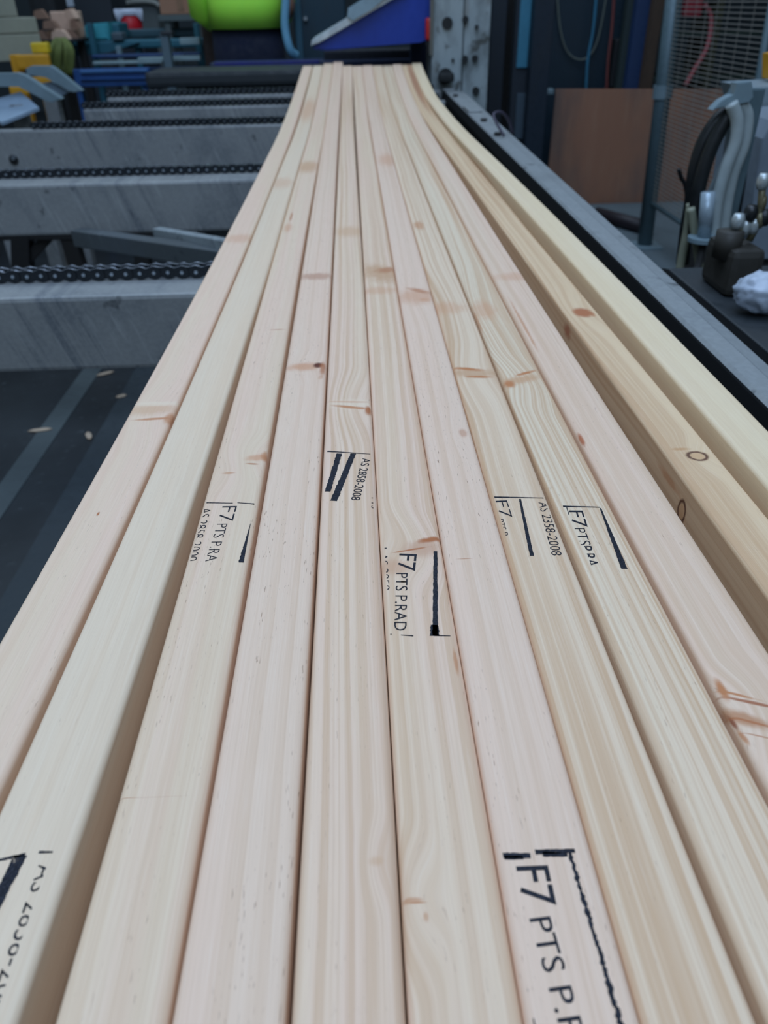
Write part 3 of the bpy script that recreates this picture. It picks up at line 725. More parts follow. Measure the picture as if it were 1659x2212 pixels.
link('hair', bm, HAIR, pr, True)
bm = B()
for s in (-1, 1): bmesh.ops.create_uvsphere(bm, u_segments=10, v_segments=8, radius=.012, matrix=Matrix.Translation((xc+s*.03, YP+.108, zf+1.725)))
link('eyes', bm, paint('eye_white', (.6, .6, .6), .3), pr, True)
bm = B(); prism(bm, [(YP+.10, zf+1.735), (YP+.14, zf+1.69), (YP+.10, zf+1.68)], 'x', xc-.014, xc+.014, .004); link('nose', bm, SKIN, pr, True)
bm = box(B(), xc-.025, xc+.025, YP+.09, YP+.108, zf+1.645, zf+1.655, .004); link('mouth', bm, paint('lips', (.30, .10, .08), .5), pr, True)
bm = B()
for s in (-1, 1): box(bm, xc+s*.083-.008, xc+s*.083+.008, YP-.02, YP+.01, zf+1.69, zf+1.75, .006)
link('ears', bm, SKIN, pr, True)

q = P(447, 60, 5.45)
o = link('brown_post', box(B(), q[0]-.03, q[0]+.03, 5.42, 5.48, FLOOR, .33, .004), paint('post_brown', (.05, .03, .025), .7, .4)); tag(o, 'narrow dark brown post just left of the person', 'post')
# ------------------------------------------------------------------ upper left: timber pack, offcuts, machines
PACKM = paint('weathered_timber', (.30, .305, .235), .7, .25, (.20, .21, .16), 6)
pk_c = P(-30, 60, 5.0)
rot = .62
packs = [((-.9, .0), .00, .16), ((-.93, -.05), .163, .10), ((-.93, -.05), .266, .22), ((-1.0, -.18), .489, .24)]
base = P(0, 150, 5.0)
q = P(93, 106, 5.0)
zb = q[2]-.05
def rotm(loc): return Matrix.Translation(loc) @ Matrix.Rotation(rot, 4, 'Z')
tr = thing('pack_stand', 'dark stand carrying the strapped timber pack at the left edge', 'stand', (q[0]-.7, 5.2, FLOOR))
loc = (q[0], 5.0, 0)
R0 = rotm(loc)
bm = B()
for x in (-.55, -1.3):
    for y in (.08, .5): box(bm, x-.04, x+.04, y-.04, y+.04, FLOOR, zb-.03, .004, R0)
link('legs', bm, DARKFR, tr); link('top_frame', box(B(), -1.45, -.35, .02, .58, zb-.03, zb-.001, .004, R0), DARKFR, tr)
lay = [(zb, .125, .0, 'lowest'), (zb+.126, .075, .0, 'second'), (zb+.202, .155, -.09, 'third, thickest'), (zb+.358, .16, -.27, 'topmost')]
for k, (z, h_, xr, nm) in enumerate(lay):
    bm = box(B(), -1.6, xr, 0, .6, z, z+h_-.002, .006, R0)
    o = link('timber_bundle', bm, PACKM); tag(o, ['lowest greenish timber layer of the strapped pack at the left edge', 'thin timber layer directly above the lowest one in the strapped pack',
        'thick greenish timber layer below the top one in the strapped pack', 'topmost paler timber layer of the strapped pack, set back'][k], 'timber layer', 'layers of the strapped timber pack')
bm = B(); box(bm, -.42, -.385, -.012, -.002, zb-.02, zb+.357, .001, R0); box(bm, -.42, -.385, -.012, .61, zb+.3575, zb+.3582, 0, R0)
o = link('packing_strap', bm, paint('dark_green_strap', (.04, .055, .04), .6)); tag(o, 'dark strap running down the front of the timber pack', 'strap')

# yellow frame
YEL = paint('yellow_paint', (.62, .30, .012), .5, .35, (.25, .11, .01), 6)
y_ = thing('yellow_stand', 'yellow steel stand under the timber pack at the left', 'stand', (P(70, 120, 4.75)[0], 4.75, FLOOR))
block('front_plate', (34, 118, 106, 150), 4.75, .04, YEL, y_)
block('upright', (34, 118, 52, 240), 4.79, .05, YEL, y_, .004, FLOOR)
block('upright', (84, 118, 104, 240), 4.79, .05, YEL, y_, .004, FLOOR)
block('lower_plate', (62, 166, 112, 188), 4.75, .04, YEL, y_)
block('top_bracket', (66, 92, 104, 116), 4.85, .05, paint('bright_yellow', (.70, .50, .015), .5, .3), y_)
block('lower_bar', (20, 186, 60, 206), 4.66, .03, YEL, y_)
# olive straps hanging
ol = thing('hanging_straps', 'olive green bundle of straps hanging beside the yellow stand', 'straps', P(134, 170, 4.9))
bm = B()
for k in range(16):
    x = 108+k*3.2+random.uniform(-1, 1); y1 = 150+random.uniform(0, 25)
    tube(bm, smoothpath([P(122+k*1.2, 84, 5.06), P(x, 110, 5.02+random.uniform(-.03, .03)), P(x+random.uniform(-3, 3), y1, 5.02)], 4), .011, 6)
link('strands', bm, paint('olive_webbing', (.12, .15, .035), .8, .6, (.025, .03, .01), 20), ol, True)['kind'] = 'stuff'
# offcuts and pallet block
OFF = paint('fresh_offcut', (.62, .42, .31), .7, .3, (.3, .17, .10), 14)
OFD = paint('brown_offcut', (.26, .15, .10), .7, .4, (.08, .045, .03), 14)
bn = thing('offcut_table', 'dark table holding the heap of timber offcuts', 'table', (P(120, 90, 5.3)[0], 5.3, FLOOR))
X0, X1, Z0, Z1 = span(78, 86, 156, 92, 5.2)
link('table_top', box(B(), X0, X1, 5.2, 5.54, Z0, Z1, .004), DARKFR, bn)
for sx in (X0+.04, X1-.04):
    for sy in (5.25, 5.5): link('leg', box(B(), sx-.02, sx+.02, sy-.02, sy+.02, FLOOR, Z0, .003), DARKFR, bn)
ztab = Z1
X0, X1, Z0, Z1 = span(110, 24, 177, 54, 5.45)
o = link('timber_block', box(B(), X0, X1-.02, 5.44, 5.535, ztab, Z1, .008), OFF); tag(o, 'large fresh pink timber block standing behind the offcuts', 'timber block')
for k, (px, py, l, m_) in enumerate(((98, 74, .14, OFD), (118, 72, .16, OFF), (140, 66, .15, OFF), (150, 78, .16, OFD), (128, 84, .13, OFD), (166, 62, .09, OFD), (106, 60, .12, OFD), (158, 54, .10, OFF))):
    q = P(px, py, 5.35); l *= .66
    row = (0, 1, 0, 1, 0, 1, 0, 1)[k]; lay_ = (0, 0, 0, 0, 1, 1, 2, 2)[k]
    mm = Matrix.Translation((q[0], 5.265+.10*row, ztab+.0215+.050*lay_)) @ Matrix.Rotation(random.uniform(-.3, .3), 4, 'Z')
    bm = B(); prism(bm, [(-l/2, -.02), (l/2, -.02), (l/2-.02, .015), (l*.1, .025), (-l/2+.01, .018)], 'y', -.03, .03); bmesh.ops.transform(bm, matrix=mm, verts=bm.verts)
    o = link('timber_offcut', bm, m_)
    tag(o, ['brown jagged offcut at the left of the heap', 'pale offcut at the middle front of the heap', 'pale offcut on top near the middle of the heap', 'brown offcut at the right front of the heap',
            'short brown offcut at the bottom of the heap', 'small brown offcut at the right end of the heap below the block', 'brown offcut at the upper left of the heap', 'small pale offcut touching the pink block'][k], 'offcut', 'offcuts in the heap')
# dark cabinets further back
DKB = paint('dark_blue_grey', (.018, .026, .036), .6, .4, (.006, .008, .01), 3)
o = thing('dark_cabinet', 'dark blue-grey cabinet with a small white notice behind the offcuts', 'cabinet', (P(150, 20, 7.2)[0], 7.2, FLOOR))
block('body', (95, -140, 232, 70), 7.2, .5, DKB, o, .01, FLOOR)
X0, X1, Z0, Z1 = span(137, -10, 158, 14, 7.19); link('notice', box(B(), X0, X1, 7.188, 7.199, Z0, Z1), paint('white_paper', (.45, .52, .60), .7, .1), o)
o = thing('dark_cabinet', 'black machine housing standing between the timber pack and the offcuts', 'cabinet', (P(90, 20, 6.3)[0], 6.3, FLOOR))
block('body', (50, -100, 112, 45), 6.3, .3, paint('soft_black', (.010, .012, .014), .7), o, .05, FLOOR)
GRY = paint('mid_grey_metal', (.10, .12, .12), .6, .5, (.04, .045, .045), 3)
o = thing('rubbish_skip', 'grey metal skip behind the red bin', 'skip', (P(290, 20, 7.6)[0], 7.6, FLOOR))
X0, X1, Z0, Z1 = span(246, 6, 345, 90, 7.75)
link('body', prism(B(), [(X0, Z1), (X1, Z1), (X1-.08, FLOOR+.02), (X0+.08, FLOOR+.02)], 'y', 7.75, 8.3, .01), GRY, o)
link('rim', tube(B(), smoothpath([P(256, 12, 7.73), P(290, 4, 7.73), P(330, 5, 7.73), P(344, 14, 7.73)]), .02, 8), paint('pale_rim', (.24, .25, .23), .6), o, True)
# red bin
t = thing('red_bin', 'red plastic bin with a pale liner folded over its rim', 'bin', (P(268, 60, 6.4)[0], 6.55, FLOOR))
X0, X1, Z0, Z1 = span(240, 22, 297, 62, 6.4); cxx = (X0+X1)/2; rr = (X1-X0)/2
bm = B(); tube(bm, [(cxx, 6.55, Z0-.03), (cxx, 6.55, Z0-.01), (cxx, 6.55, Z1)], [rr*.85, rr*.88, rr*1.02], 28); link('bin_body', bm, paint('bin_red', (.55, .008, .018), .45, .2, (.2, .005, .01)), t, True)
bm = B()
R_ = []
for zz, kr in ((Z1-.01, .98), (Z1+.008, 1.05), (Z1-.012, 1.08), (Z1-.03, 1.05)):
    R_.append([bm.verts.new((cxx+rr*kr*math.cos(a_), 6.55+rr*kr*math.sin(a_), zz-(.04*max(0, math.sin(3*a_+2.2)) if zz < Z1 else 0))) for a_ in [2*PI*k/30 for k in range(30)]])
for a_ in range(3):
    for k in range(30): bm.faces.new((R_[a_][k], R_[a_][(k+1) % 30], R_[a_+1][(k+1) % 30], R_[a_+1][k]))
link('liner', bm, paint('pale_liner', (.50, .55, .66), .5, .3, (.25, .28, .34), 12), t, True)
o = link('bin_stand', box(B(), cxx-rr-.03, cxx+rr+.03, 6.35, 6.8, FLOOR, Z0-.031, .01), DKB); tag(o, 'dark plinth carrying the red bin', 'stand')
# teal machine
TEAL = paint('teal_paint', (.05, .34, .40), .45, .3, (.01, .07, .09), 6); TEALD = paint('dark_teal_paint', (.02, .12, .165), .5, .4, (.01, .05, .08), 5)
t = thing('teal_machine', 'teal painted machine with a raised box and long beam, left background', 'machine', (P(300, 110, 5.6)[0], 5.6, FLOOR))
pts = [aty(x, y, 5.6) for x, y in [(160, 87), (164, 76), (186, 52), (232, 48), (236, 86)]]
link('raised_box', prism(B(), [(q[0], q[2]) for q in pts], 'y', 5.6, 5.95, .01), TEAL, t)
block('side_box', (238, 50, 258, 84), 5.7, .25, TEALD, t)
block('motor', (240, 70, 264, 88), 5.56, .12, paint('motor_grey', (.06, .09, .11), .5), t)
block('long_beam', (152, 86, 445, 104), 5.6, .14, TEALD, t)
block('upper_beam', (262, 62, 450, 80), 6.0, .12, paint('dull_teal', (.03, .085, .11), .5, .4), t)
pts = [aty(x, y, 5.58) for x, y in [(152, 96), (300, 92), (240, 112), (160, 122)]]
link('skirt', prism(B(), [(q[0], q[2]) for q in pts], 'y', 5.56, 5.6), TEALD, t)
for x in (156, 300, 436): block('leg', (x-5, 100, x+7, 160), 5.65, .05, TEALD, t, .003, FLOOR)
block('leg', (252, 100, 262, 134), 5.5, .04, paint('pale_post', (.17, .25, .28), .5), t, .003, FLOOR)
# roller frame with pale slats
t = thing('slatted_frame', 'blue steel frame with pale slats between the teal machine and the person', 'frame', (P(400, 120, 5.3)[0], 5.3, FLOOR))
SL = paint('pale_slat', (.26, .36, .38), .6, .3, (.12, .17, .18), 10)
BLD = paint('deep_blue_rail', (.010, .045, .14), .45, .35)
for px in ((200, 132, 350, 138), (298, 124, 352, 133), (374, 121, 432, 131), (388, 82, 430, 96)): block('slat', px, 5.32, .05, SL, t, .003)
block('blue_rail', (196, 116, 432, 124), 5.4, .06, BLD, t)
block('blue_rail', (196, 146, 432, 156), 5.38, .06, BLD, t)
for x in (200, 428): block('end_post', (x-5, 50, x+6, 150), 5.47, .05, TEALD, t, .003, FLOOR)
o = thing('grey_post', 'upright grey steel post in front of the teal beam', 'post', (P(358, 110, 5.1)[0], 5.1, FLOOR))
block('post_tube', (350, 72, 368, 150), 5.1, .06, paint('post_grey', (.10, .15, .175), .5, .3), o, .006, FLOOR)
block('post_cap', (346, 68, 371, 76), 5.09, .08, paint('cap_dark', (.02, .025, .03), .5), o, .004)
BLP = paint('panel_blue', (.012, .075, .25), .45, .35, (.006, .02, .09), 6)
t = thing('low_barrier', 'low bright blue ribbed panel left of the dark cover', 'barrier', (P(240, 165, 4.95)[0], 4.95, FLOOR))
block('panel_sheet', (160, 148, 325, 186), 4.95, .03, BLP, t, .004)
block('rib', (172, 150, 318, 157), 4.93, .02, paint('rib_blue', (.05, .15, .34), .45), t, .003)
block('rib', (172, 168, 318, 172), 4.93, .02, BLP, t, .003)
for x in (168, 312): block('foot', (x-5, 170, x+5, 200), 4.985, .03, BLP, t, .002, FLOOR)
o = thing('cardboard_box', 'brown cardboard box on a stand left of the person', 'box', (P(388, 30, 5.9)[0], 5.9, 0))
X0, X1, Z0, Z1 = span(342, -40, 432, 31, 5.85)
link('carton', box(B(), X0, X1, 5.85, 6.15, Z0, Z1, .006), paint('cardboard', (.36, .185, .115), .8, .2, (.25, .12, .07), 4), o)
link('tape', box(B(), (X0+X1)/2-.02, (X0+X1)/2+.02, 5.847, 6.153, Z0+.02, Z1+.001), paint('tape_brown', (.30, .16, .09), .4), o)
t = thing('box_stand', 'dark stand beneath the cardboard box', 'stand', ((X0+X1)/2, 6.0, FLOOR))
link('shelf', box(B(), X0-.02, X1+.02, 5.84, 6.18, Z0-.035, Z0-.001, .003), GRY, t)
for sx in (X0+.03, X1-.03):
    for sy in (5.88, 6.14): link('leg', box(B(), sx-.018, sx+.018, sy-.018, sy+.018, FLOOR, Z0-.035, .003), GRY, t)

# ------------------------------------------------------------------ right: guide rail
RAIL = galv('rail_steel', (.32, .34, .34), .42, False, .4)
zr = -.018
rl = thing('guide_rail', 'long blue-grey steel guide rail running beside the right edge of the timber', 'rail', (.47, 1.8, FLOOR))
def railx(k, Y):   # along the rail, slightly closer at the far end
    return k
xl = float(onz(1471, 689, zr)[0]); xr = float(onz(1560, 689, zr)[0])
xl2 = float(onz(1059, 291, zr)[0]); xr2 = float(onz(1081, 268, zr)[0])
bm = B(); ya, yb_ = -.6, 3.95
def lerpx(a, b, Y): return a+(b-a)*(Y-.96)/(2.45-.96)
prof = [(0, -.13), (0, -.004), (.004, 0), (.55, .0), (.62, -.0012), (.96, -.0035), (1.0, -.008), (1.0, -.13)]
R_ = []
for Y in np.linspace(ya, yb_, 40):
    a_ = lerpx(xl, xl2, Y); c_ = lerpx(xr, xr2, Y)
    R_.append([bm.verts.new((a_+(c_-a_)*u if u > .01 else a_+u, Y, zr+z)) for u, z in prof])
n = len(prof)
for a_ in range(39):
    for k in range(n): bm.faces.new((R_[a_][k], R_[a_][(k+1) % n], R_[a_+1][(k+1) % n], R_[a_+1][k]))
bm.faces.new(R_[0]); bm.faces.new(R_[-1])
link('rail_body', bm, RAIL, rl)
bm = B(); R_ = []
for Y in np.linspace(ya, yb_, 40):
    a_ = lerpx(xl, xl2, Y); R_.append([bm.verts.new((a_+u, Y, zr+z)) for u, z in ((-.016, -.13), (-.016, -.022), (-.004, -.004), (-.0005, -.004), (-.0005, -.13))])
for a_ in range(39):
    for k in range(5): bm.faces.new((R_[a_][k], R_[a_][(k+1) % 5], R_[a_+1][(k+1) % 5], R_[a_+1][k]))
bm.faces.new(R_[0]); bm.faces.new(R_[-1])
link('gap_shade_strip', bm, N('gap_shade_black').out((.004, .0045, .005), .8, 0, .1), rl)  # black strip added for the deep shade in the gap beside the rail
for Y in (.3, 1.9, 3.4):
    x = lerpx((xl+xr)/2, (xl2+xr2)/2, Y); link('leg', box(B(), x-.02, x+.02, Y-.03, Y+.03, FLOOR, zr-.13, .003), DARKFR, rl)
for px, py in ((984, 209), (1075, 293), (1045, 262)):
    q = onz(px, py, zr); link('bolt_head', tube(B(), [(q[0], q[1], zr-.001), (q[0], q[1], zr+.009)], .011, 6), DARKFR, rl)
for px, py, w_, l_ in ((1020, 238, .05, .16), (965, 192, .05, .2)):
    q = onz(px, py, zr); link('joint_plate', box(B(), q[0]-w_/2, q[0]+w_/2, q[1]-l_/2, q[1]+l_/2, zr, zr+.008, .003), RAIL, rl)
lp = smoothpath([(float(onz(1058, 272, zr)[0]), 2.48, zr+.006), tuple(P(1066, 250, 2.52)), tuple(P(1084, 243, 2.56)), tuple(P(1100, 262, 2.6)), tuple(P(1108, 290, 2.62))])
o = link('cable_loop', tube(B(), lp, .004, 8), paint('purple_grey_cable', (.07, .06, .09), .5), smooth=True); tag(o, 'short dark cable loop arching beside the far part of the rail', 'cable')

# ------------------------------------------------------------------ dirty column
nc = N('dirty_pale_paint'); p = nc.geo()
a1 = nc.noise(nc.mapping(p, scale=(1, 1, .45)), 9, 5, .62); a2 = nc.noise(nc.mapping(p, loc=(4, 2, 7)), 16, 3, .5)
c = nc.mix(nc.rng(a1, .4, .62), (.33, .385, .39), (.18, .21, .21))
c = nc.mix(nc.rng(a2, .60, .72, 0, .8), c, (.05, .05, .04)); a3 = nc.noise(nc.mapping(p, loc=(9, 2, 1), scale=(1, 1, .3)), 11, 3, .5)
c = nc.mix(nc.rng(a3, .58, .75, 0, .6), c, (.16, .12, .08))
COLM = nc.out(c, .6)
YC = 4.02
t = thing('machine_pillar', 'pale grey dirt-stained machine pillar with bolt holes behind the rail', 'pillar', (P(995, 150, YC)[0], YC+.1, FLOOR))
block('left_plate', (934, -160, 1002, 200), YC, .22, COLM, t, .004, FLOOR)
block('right_plate', (1004, -160, 1061, 200), YC+.012, .21, COLM, t, .004, FLOOR)
block('edge_flange', (930, -160, 938, 120), YC-.012, .02, paint('flange_tan', (.12, .12, .10), .6), t, .002)
for px, py, r in ((966, 50, .024), (1005, 42, .014), (1004, 128, .015), (1026, 126, .013), (962, 165, .034), (978, 130, .007), (1030, 58, .008), (1028, 196, .016)):
    q = P(px, py, YC); link('bolt', tube(B(), [(q[0], YC-.010, q[2]), (q[0], YC+.013, q[2])], r, 12), paint('pillar_black', (.012, .014, .014), .7) if px == 966 else bpy.data.materials['pillar_black'], t)  # black discs paint the dark depth of the plate holes
block('foot_block', (948, 158, 982, 178), YC-.07, .06, bpy.data.materials['pillar_black'], t, .012)
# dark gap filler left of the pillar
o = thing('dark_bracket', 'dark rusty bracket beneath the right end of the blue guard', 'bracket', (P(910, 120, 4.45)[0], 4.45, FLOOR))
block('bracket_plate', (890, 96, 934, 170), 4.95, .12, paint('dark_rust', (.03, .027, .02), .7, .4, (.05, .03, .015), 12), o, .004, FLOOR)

# ------------------------------------------------------------------ posts behind
def post(name, label, pxs, Y, mat, extra=()):
    t = thing(name, label, 'post', (P((pxs[0]+pxs[2])/2, 100, Y)[0], Y, FLOOR))
    block('post_body', pxs, Y, .08, mat, t, .004, FLOOR)
    for nm, px, m_ in extra: block(nm, px, Y-.012, .012, m_, t, .002)
    return t
D1 = paint('slate_steel', (.016, .024, .034), .55, .4); D2 = paint('black_brown_steel', (.014, .013, .012), .7, .4); D3 = paint('navy_black', (.005, .014, .026), .5, .4)
post('slate_post', 'dark slate steel post just right of the stained pillar', (1060, -160, 1092, 330), 4.55, D1)
post('brown_post', 'narrow dark brown post behind the slate one', (1090, -160, 1112, 330), 4.80, D2)
post('steel_post', 'steel post with a light blue upper panel and a grey lower panel', (1112, -160, 1150, 330), 4.42, D1,
     [('light_blue_panel', (1126, -160, 1150, 146), paint('light_blue', (.05, .22, .32), .45, .2)), ('grey_panel', (1114, 202, 1137, 300), paint('slate_panel', (.055, .085, .11), .55, .3))])
post('navy_post', 'broad navy black post left of the plywood sheet', (1150, -160, 1192, 360), 4.3, D3)
t = thing('control_cabinet', 'large dark navy control cabinet behind the plywood sheet', 'cabinet', (P(1300, 100, 6.0)[0], 6.0, FLOOR))
block('body', (1160, -240, 1440, 200), 6.0, .5, paint('cabinet_navy', (.007, .022, .036), .45, .3), t, .01, FLOOR)
q = P(1176, 76, 5.98); link('lock', tube(B(), [(q[0], 5.975, q[2]), (q[0], 6.0, q[2])], .018, 12), PINM, t)
block('dark_box', (1324, 84, 1352, 190), 5.9, .1, paint('box_black', (.006, .008, .01), .6), t)
q = P(1182, 6, 5.98); link('dark_knob', tube(B(), [(q[0], 5.96, q[2]), (q[0], 6.0, q[2])], .05, 16), D2, t)
post('blue_post', 'bright blue upright post left of the mesh fence', (1372, -160, 1408, 250), 5.71, paint('royal_blue', (.012, .035, .10), .45, .3, (.008, .03, .12)))
post('dark_green_post', 'dark green steel post between the cabinet and the blue post', (1352, -160, 1372, 250), 5.80, paint('green_black', (.02, .035, .035), .6, .4))
post('rusty_post', 'narrow rusty brown post between the blue post and the fence post', (1408, -160, 1430, 250), 5.62, paint('rust_brown', (.06, .035, .02), .7, .6, (.015, .012, .01), 14))
CAB = [('cable', 'thin pale grey cable hanging in a loop across the dark cabinet', [(1203, -30), (1210, 60), (1228, 115), (1262, 128), (1290, 90), (1312, -20)], .006, (.12, .14, .12)),
       ('air_hose', 'thin light blue hose hanging down the dark cabinet', [(1290, -30), (1282, 60), (1270, 130), (1266, 196)], .010, (.03, .16, .26)),
       ('red_cable', 'dull red cable hanging in front of the dark cabinet', [(1328, -30), (1322, 60), (1314, 130), (1310, 200)], .010, (.16, .04, .035))]
for nm, lb, pt, r, c_ in CAB:
    o = link(nm, tube(B(), smoothpath([P(x, y, 5.95-{'cable': 0, 'air_hose': .04, 'red_cable': .08}[nm]) for x, y in pt]), r, 8), paint(nm+'_skin', c_, .5), smooth=True); tag(o, lb, 'cable')
# plywood
npw = N('plywood'); p = npw.geo()
a1 = npw.noise(npw.mapping(p, scale=(1.2, 1, .5)), 2.0, 4, .6); a2 = npw.noise(npw.mapping(p, scale=(1, 1, .12)), 30, 3, .6)
c = npw.mix(npw.rng(a1, .35, .68), (.36, .17, .10), (.19, .125, .10)); c = npw.mix(npw.rng(a2, .45, .75, 0, .35), c, (.42, .24, .15))
PLY = npw.out(c, .75)
YW = 5.55
X0, X1, Z0, Z1 = span(1190, 192, 1575, 440, YW)
bm = prism(B(), [(X0, FLOOR), (X1, FLOOR), (X1, Z1-.015), (X0, Z1+.01)], 'y', YW, YW+.02, .002)
o = link('plywood_sheet', bm, PLY); tag(o, 'large brown stained plywood sheet standing on the floor behind the fence post', 'plywood sheet')
X0, X1, Z0, Z1 = span(1172, 192, 1196, 204, YW-.02)
o = link('grey_clamp', box(B(), X0, X1, YW-.03, YW+.03, Z0, Z1, .006), PLATE); tag(o, 'small grey clamp at the top left corner of the plywood', 'clamp')
# low pipe and plinth on floor
PL = paint('dusty_concrete', (.105, .135, .15), .7, .4, (.06, .08, .09), 3)
X0 = onz(1240, 445, FLOOR+.05)[0]
o = link('floor_plinth', box(B(), 1.55, 3.6, 2.6, YW-.06, FLOOR, FLOOR+.05, .01), PL); tag(o, 'low dusty concrete plinth carrying the fence behind the rail', 'plinth')
zp = FLOOR+.05
q0 = onz(1290, 462, zp+.04); q1 = onz(1400, 492, zp+.04)
o = link('floor_pipe', tube(B(), [tuple(q0), tuple(q1)], .04, 12), paint('pipe_dark', (.018, .012, .016), .5), smooth=True); tag(o, 'dark pipe lying on the plinth in front of the plywood', 'pipe')

# ------------------------------------------------------------------ mesh fence
FP = paint('fence_galvanised', (.10, .155, .175), .45, .35, (.05, .075, .09), 8, .2)
base_ = onz(1392, 532, zp); Yf = float(base_[1]); top_ = aty(1458, -20, Yf)
t = thing('mesh_fence', 'galvanised mesh fence panel with its tubular posts, right background', 'fence', tuple(base_))
dz = (top_[2]-base_[2]); dxz = (top_[0]-base_[0])/dz
def fx(z): return base_[0]+dxz*(z-base_[2])
pb = Vector((base_[0], Yf, zp)); pt = Vector((fx(.75), Yf, .75))
link('fence_post', tube(B(), [pb, pt], .040, 18), FP, t, True)
for py in (198,):
    q = P(1432, py, Yf)
    zc = q[2]; link('clamp', tube(B(), [(fx(zc-.03), Yf, zc-.03), (fx(zc+.03), Yf, zc+.03)], .048, 18), PLATE, t)
link('base_plate', box(B(), base_[0]-.08, base_[0]+.08, Yf-.08, Yf+.08, zp, zp+.012, .003), PLATE, t)
# second post nearer to the camera, in the same plane
XF = fx(.2)
def solveY(px, py, X):
    d = ray(px, py); return EYE[1]+d[1]*X/d[0]
Yn = solveY(1640, 150, XF+.0)
bm = B(); wr = .0015
zlo = float(aty(1410, 436, Yf)[2]); zhi = .62
def X_at(z): return fx(z)
nz = int((zhi-zlo)/.019)
for k in range(nz+1):
    z = zlo+k*.019; tube(bm, [(X_at(z), Yf-.03, z), (X_at(z), Yn-.0, z)], wr*1.25, 5)
for k in range(int((Yf-Yn)/.12)+1):
    Y = Yf-.06-k*.12
    if Y > Yn: tube(bm, [(X_at(zlo), Y, zlo), (X_at(zhi), Y, zhi)], wr*.8, 5)
link('wire_mesh', bm, paint('mesh_wire', (.26, .25, .22), .5, .2), t)
link('frame_tube', tube(B(), [(X_at(FLOOR+.05), Yn, zp), (X_at(zhi+.1), Yn, zhi+.1)], .015, 12), FP, t, True)
link('frame_tube', tube(B(), [(X_at(zlo), Yf, zlo), (X_at(zlo), Yn, zlo)], .012, 12), FP, t, True)
# things behind the mesh
o = thing('red_hose', 'red hose hanging from a red box behind the mesh', 'hose', P(1500, 20, 6.2))
X0, X1, Z0, Z1 = span(1482, -40, 1522, 38, 6.2); link('hose_box', box(B(), X0, X1, 6.2, 6.35, Z0, Z1, .02), paint('dull_red', (.30, .018, .03), .5), o)
link('hose', tube(B(), smoothpath([P(1522, 10, 6.2), P(1536, 40, 6.2), P(1528, 100, 6.15), P(1500, 150, 6.1), P(1480, 185, 6.05)]), .016, 10), paint('pink_red', (.32, .07, .075), .5), o, True)
t = thing('dark_shelving', 'dark green shelving in shadow behind the mesh fence', 'shelving', (3.1, 7.4, FLOOR))
bm = B()
for z in np.arange(FLOOR+.3, 1.4, .32): box(bm, 2.2, 4.6, 7.4, 7.9, z, z+.03, .003)
link('shelves', bm, paint('shelf_green', (.02, .035, .028), .6, .6, (.005, .008, .006), 10), t)
for x in (2.2, 3.0, 3.8, 4.56): link('upright', box(B(), x, x+.05, 7.38, 7.92, FLOOR, 1.6, .003), paint('upright_olive', (.035, .035, .015), .6, .5) if x == 2.2 else bpy.data.materials['upright_olive'], t)

# ------------------------------------------------------------------ hoses, bracket and machine at the right edge
zt = -.10
xe = float(onz(1455, 590, zt)[0]); Yb_ = float(onz(1470, 578, zt)[1])
TB = paint('dark_table_steel', (.020, .026, .030), .55, .35, (.035, .03, .025), 7)
t = thing('machine_bed', 'dark grey machine bed with a black edge, right of the guide rail', 'machine bed', (1.0, 1.1, FLOOR))
xw = xr+.012
link('bed_plate', box(B(), xe, 1.9, .3, Yb_, zt-.05, zt, .004), TB, t)
link('black_edge', box(B(), xe-.022, xe-.0005, .3, Yb_, zt-.06, zt+.001, .006), N('edge_rubber').out((.003, .0035, .004), .8, 0, .1), t)
for x, y in ((xe+.1, .5), (xe+.1, Yb_-.1), (1.75, .5), (1.75, Yb_-.1)): link('leg', box(B(), x-.04, x+.04, y-.04, y+.04, FLOOR, zt-.05, .004), TB, t)
YH = Yb_+.25
WH = paint('pale_hose', (.36, .42, .42), .42, .3, (.14, .17, .18), 10); WG = paint('grey_hose', (.20, .26, .29), .42, .3, (.10, .13, .15), 10)
BK = paint('black_hose', (.006, .008, .009), .4, .2); YW2 = paint('cream_hose', (.27, .28, .20), .5, .3, (.12, .13, .09), 9)
hb = thing('hose_hanger', 'pale grey steel hanger plate on a post, from which the hoses hang', 'hanger', (P(1620, 220, YH)[0], YH, FLOOR))
plate_px('hanger_plate', [(1540, 238), (1560, 218), (1588, 205), (1592, 180), (1625, 176), (1628, 210), (1618, 222), (1590, 226)], YH-.02, .03, PLATE, hb)
link('support_post', bar(B(), P(1632, 190, YH+.035), (P(1632, 190, YH+.035)[0], YH+.035, FLOOR), .03), FP, hb)
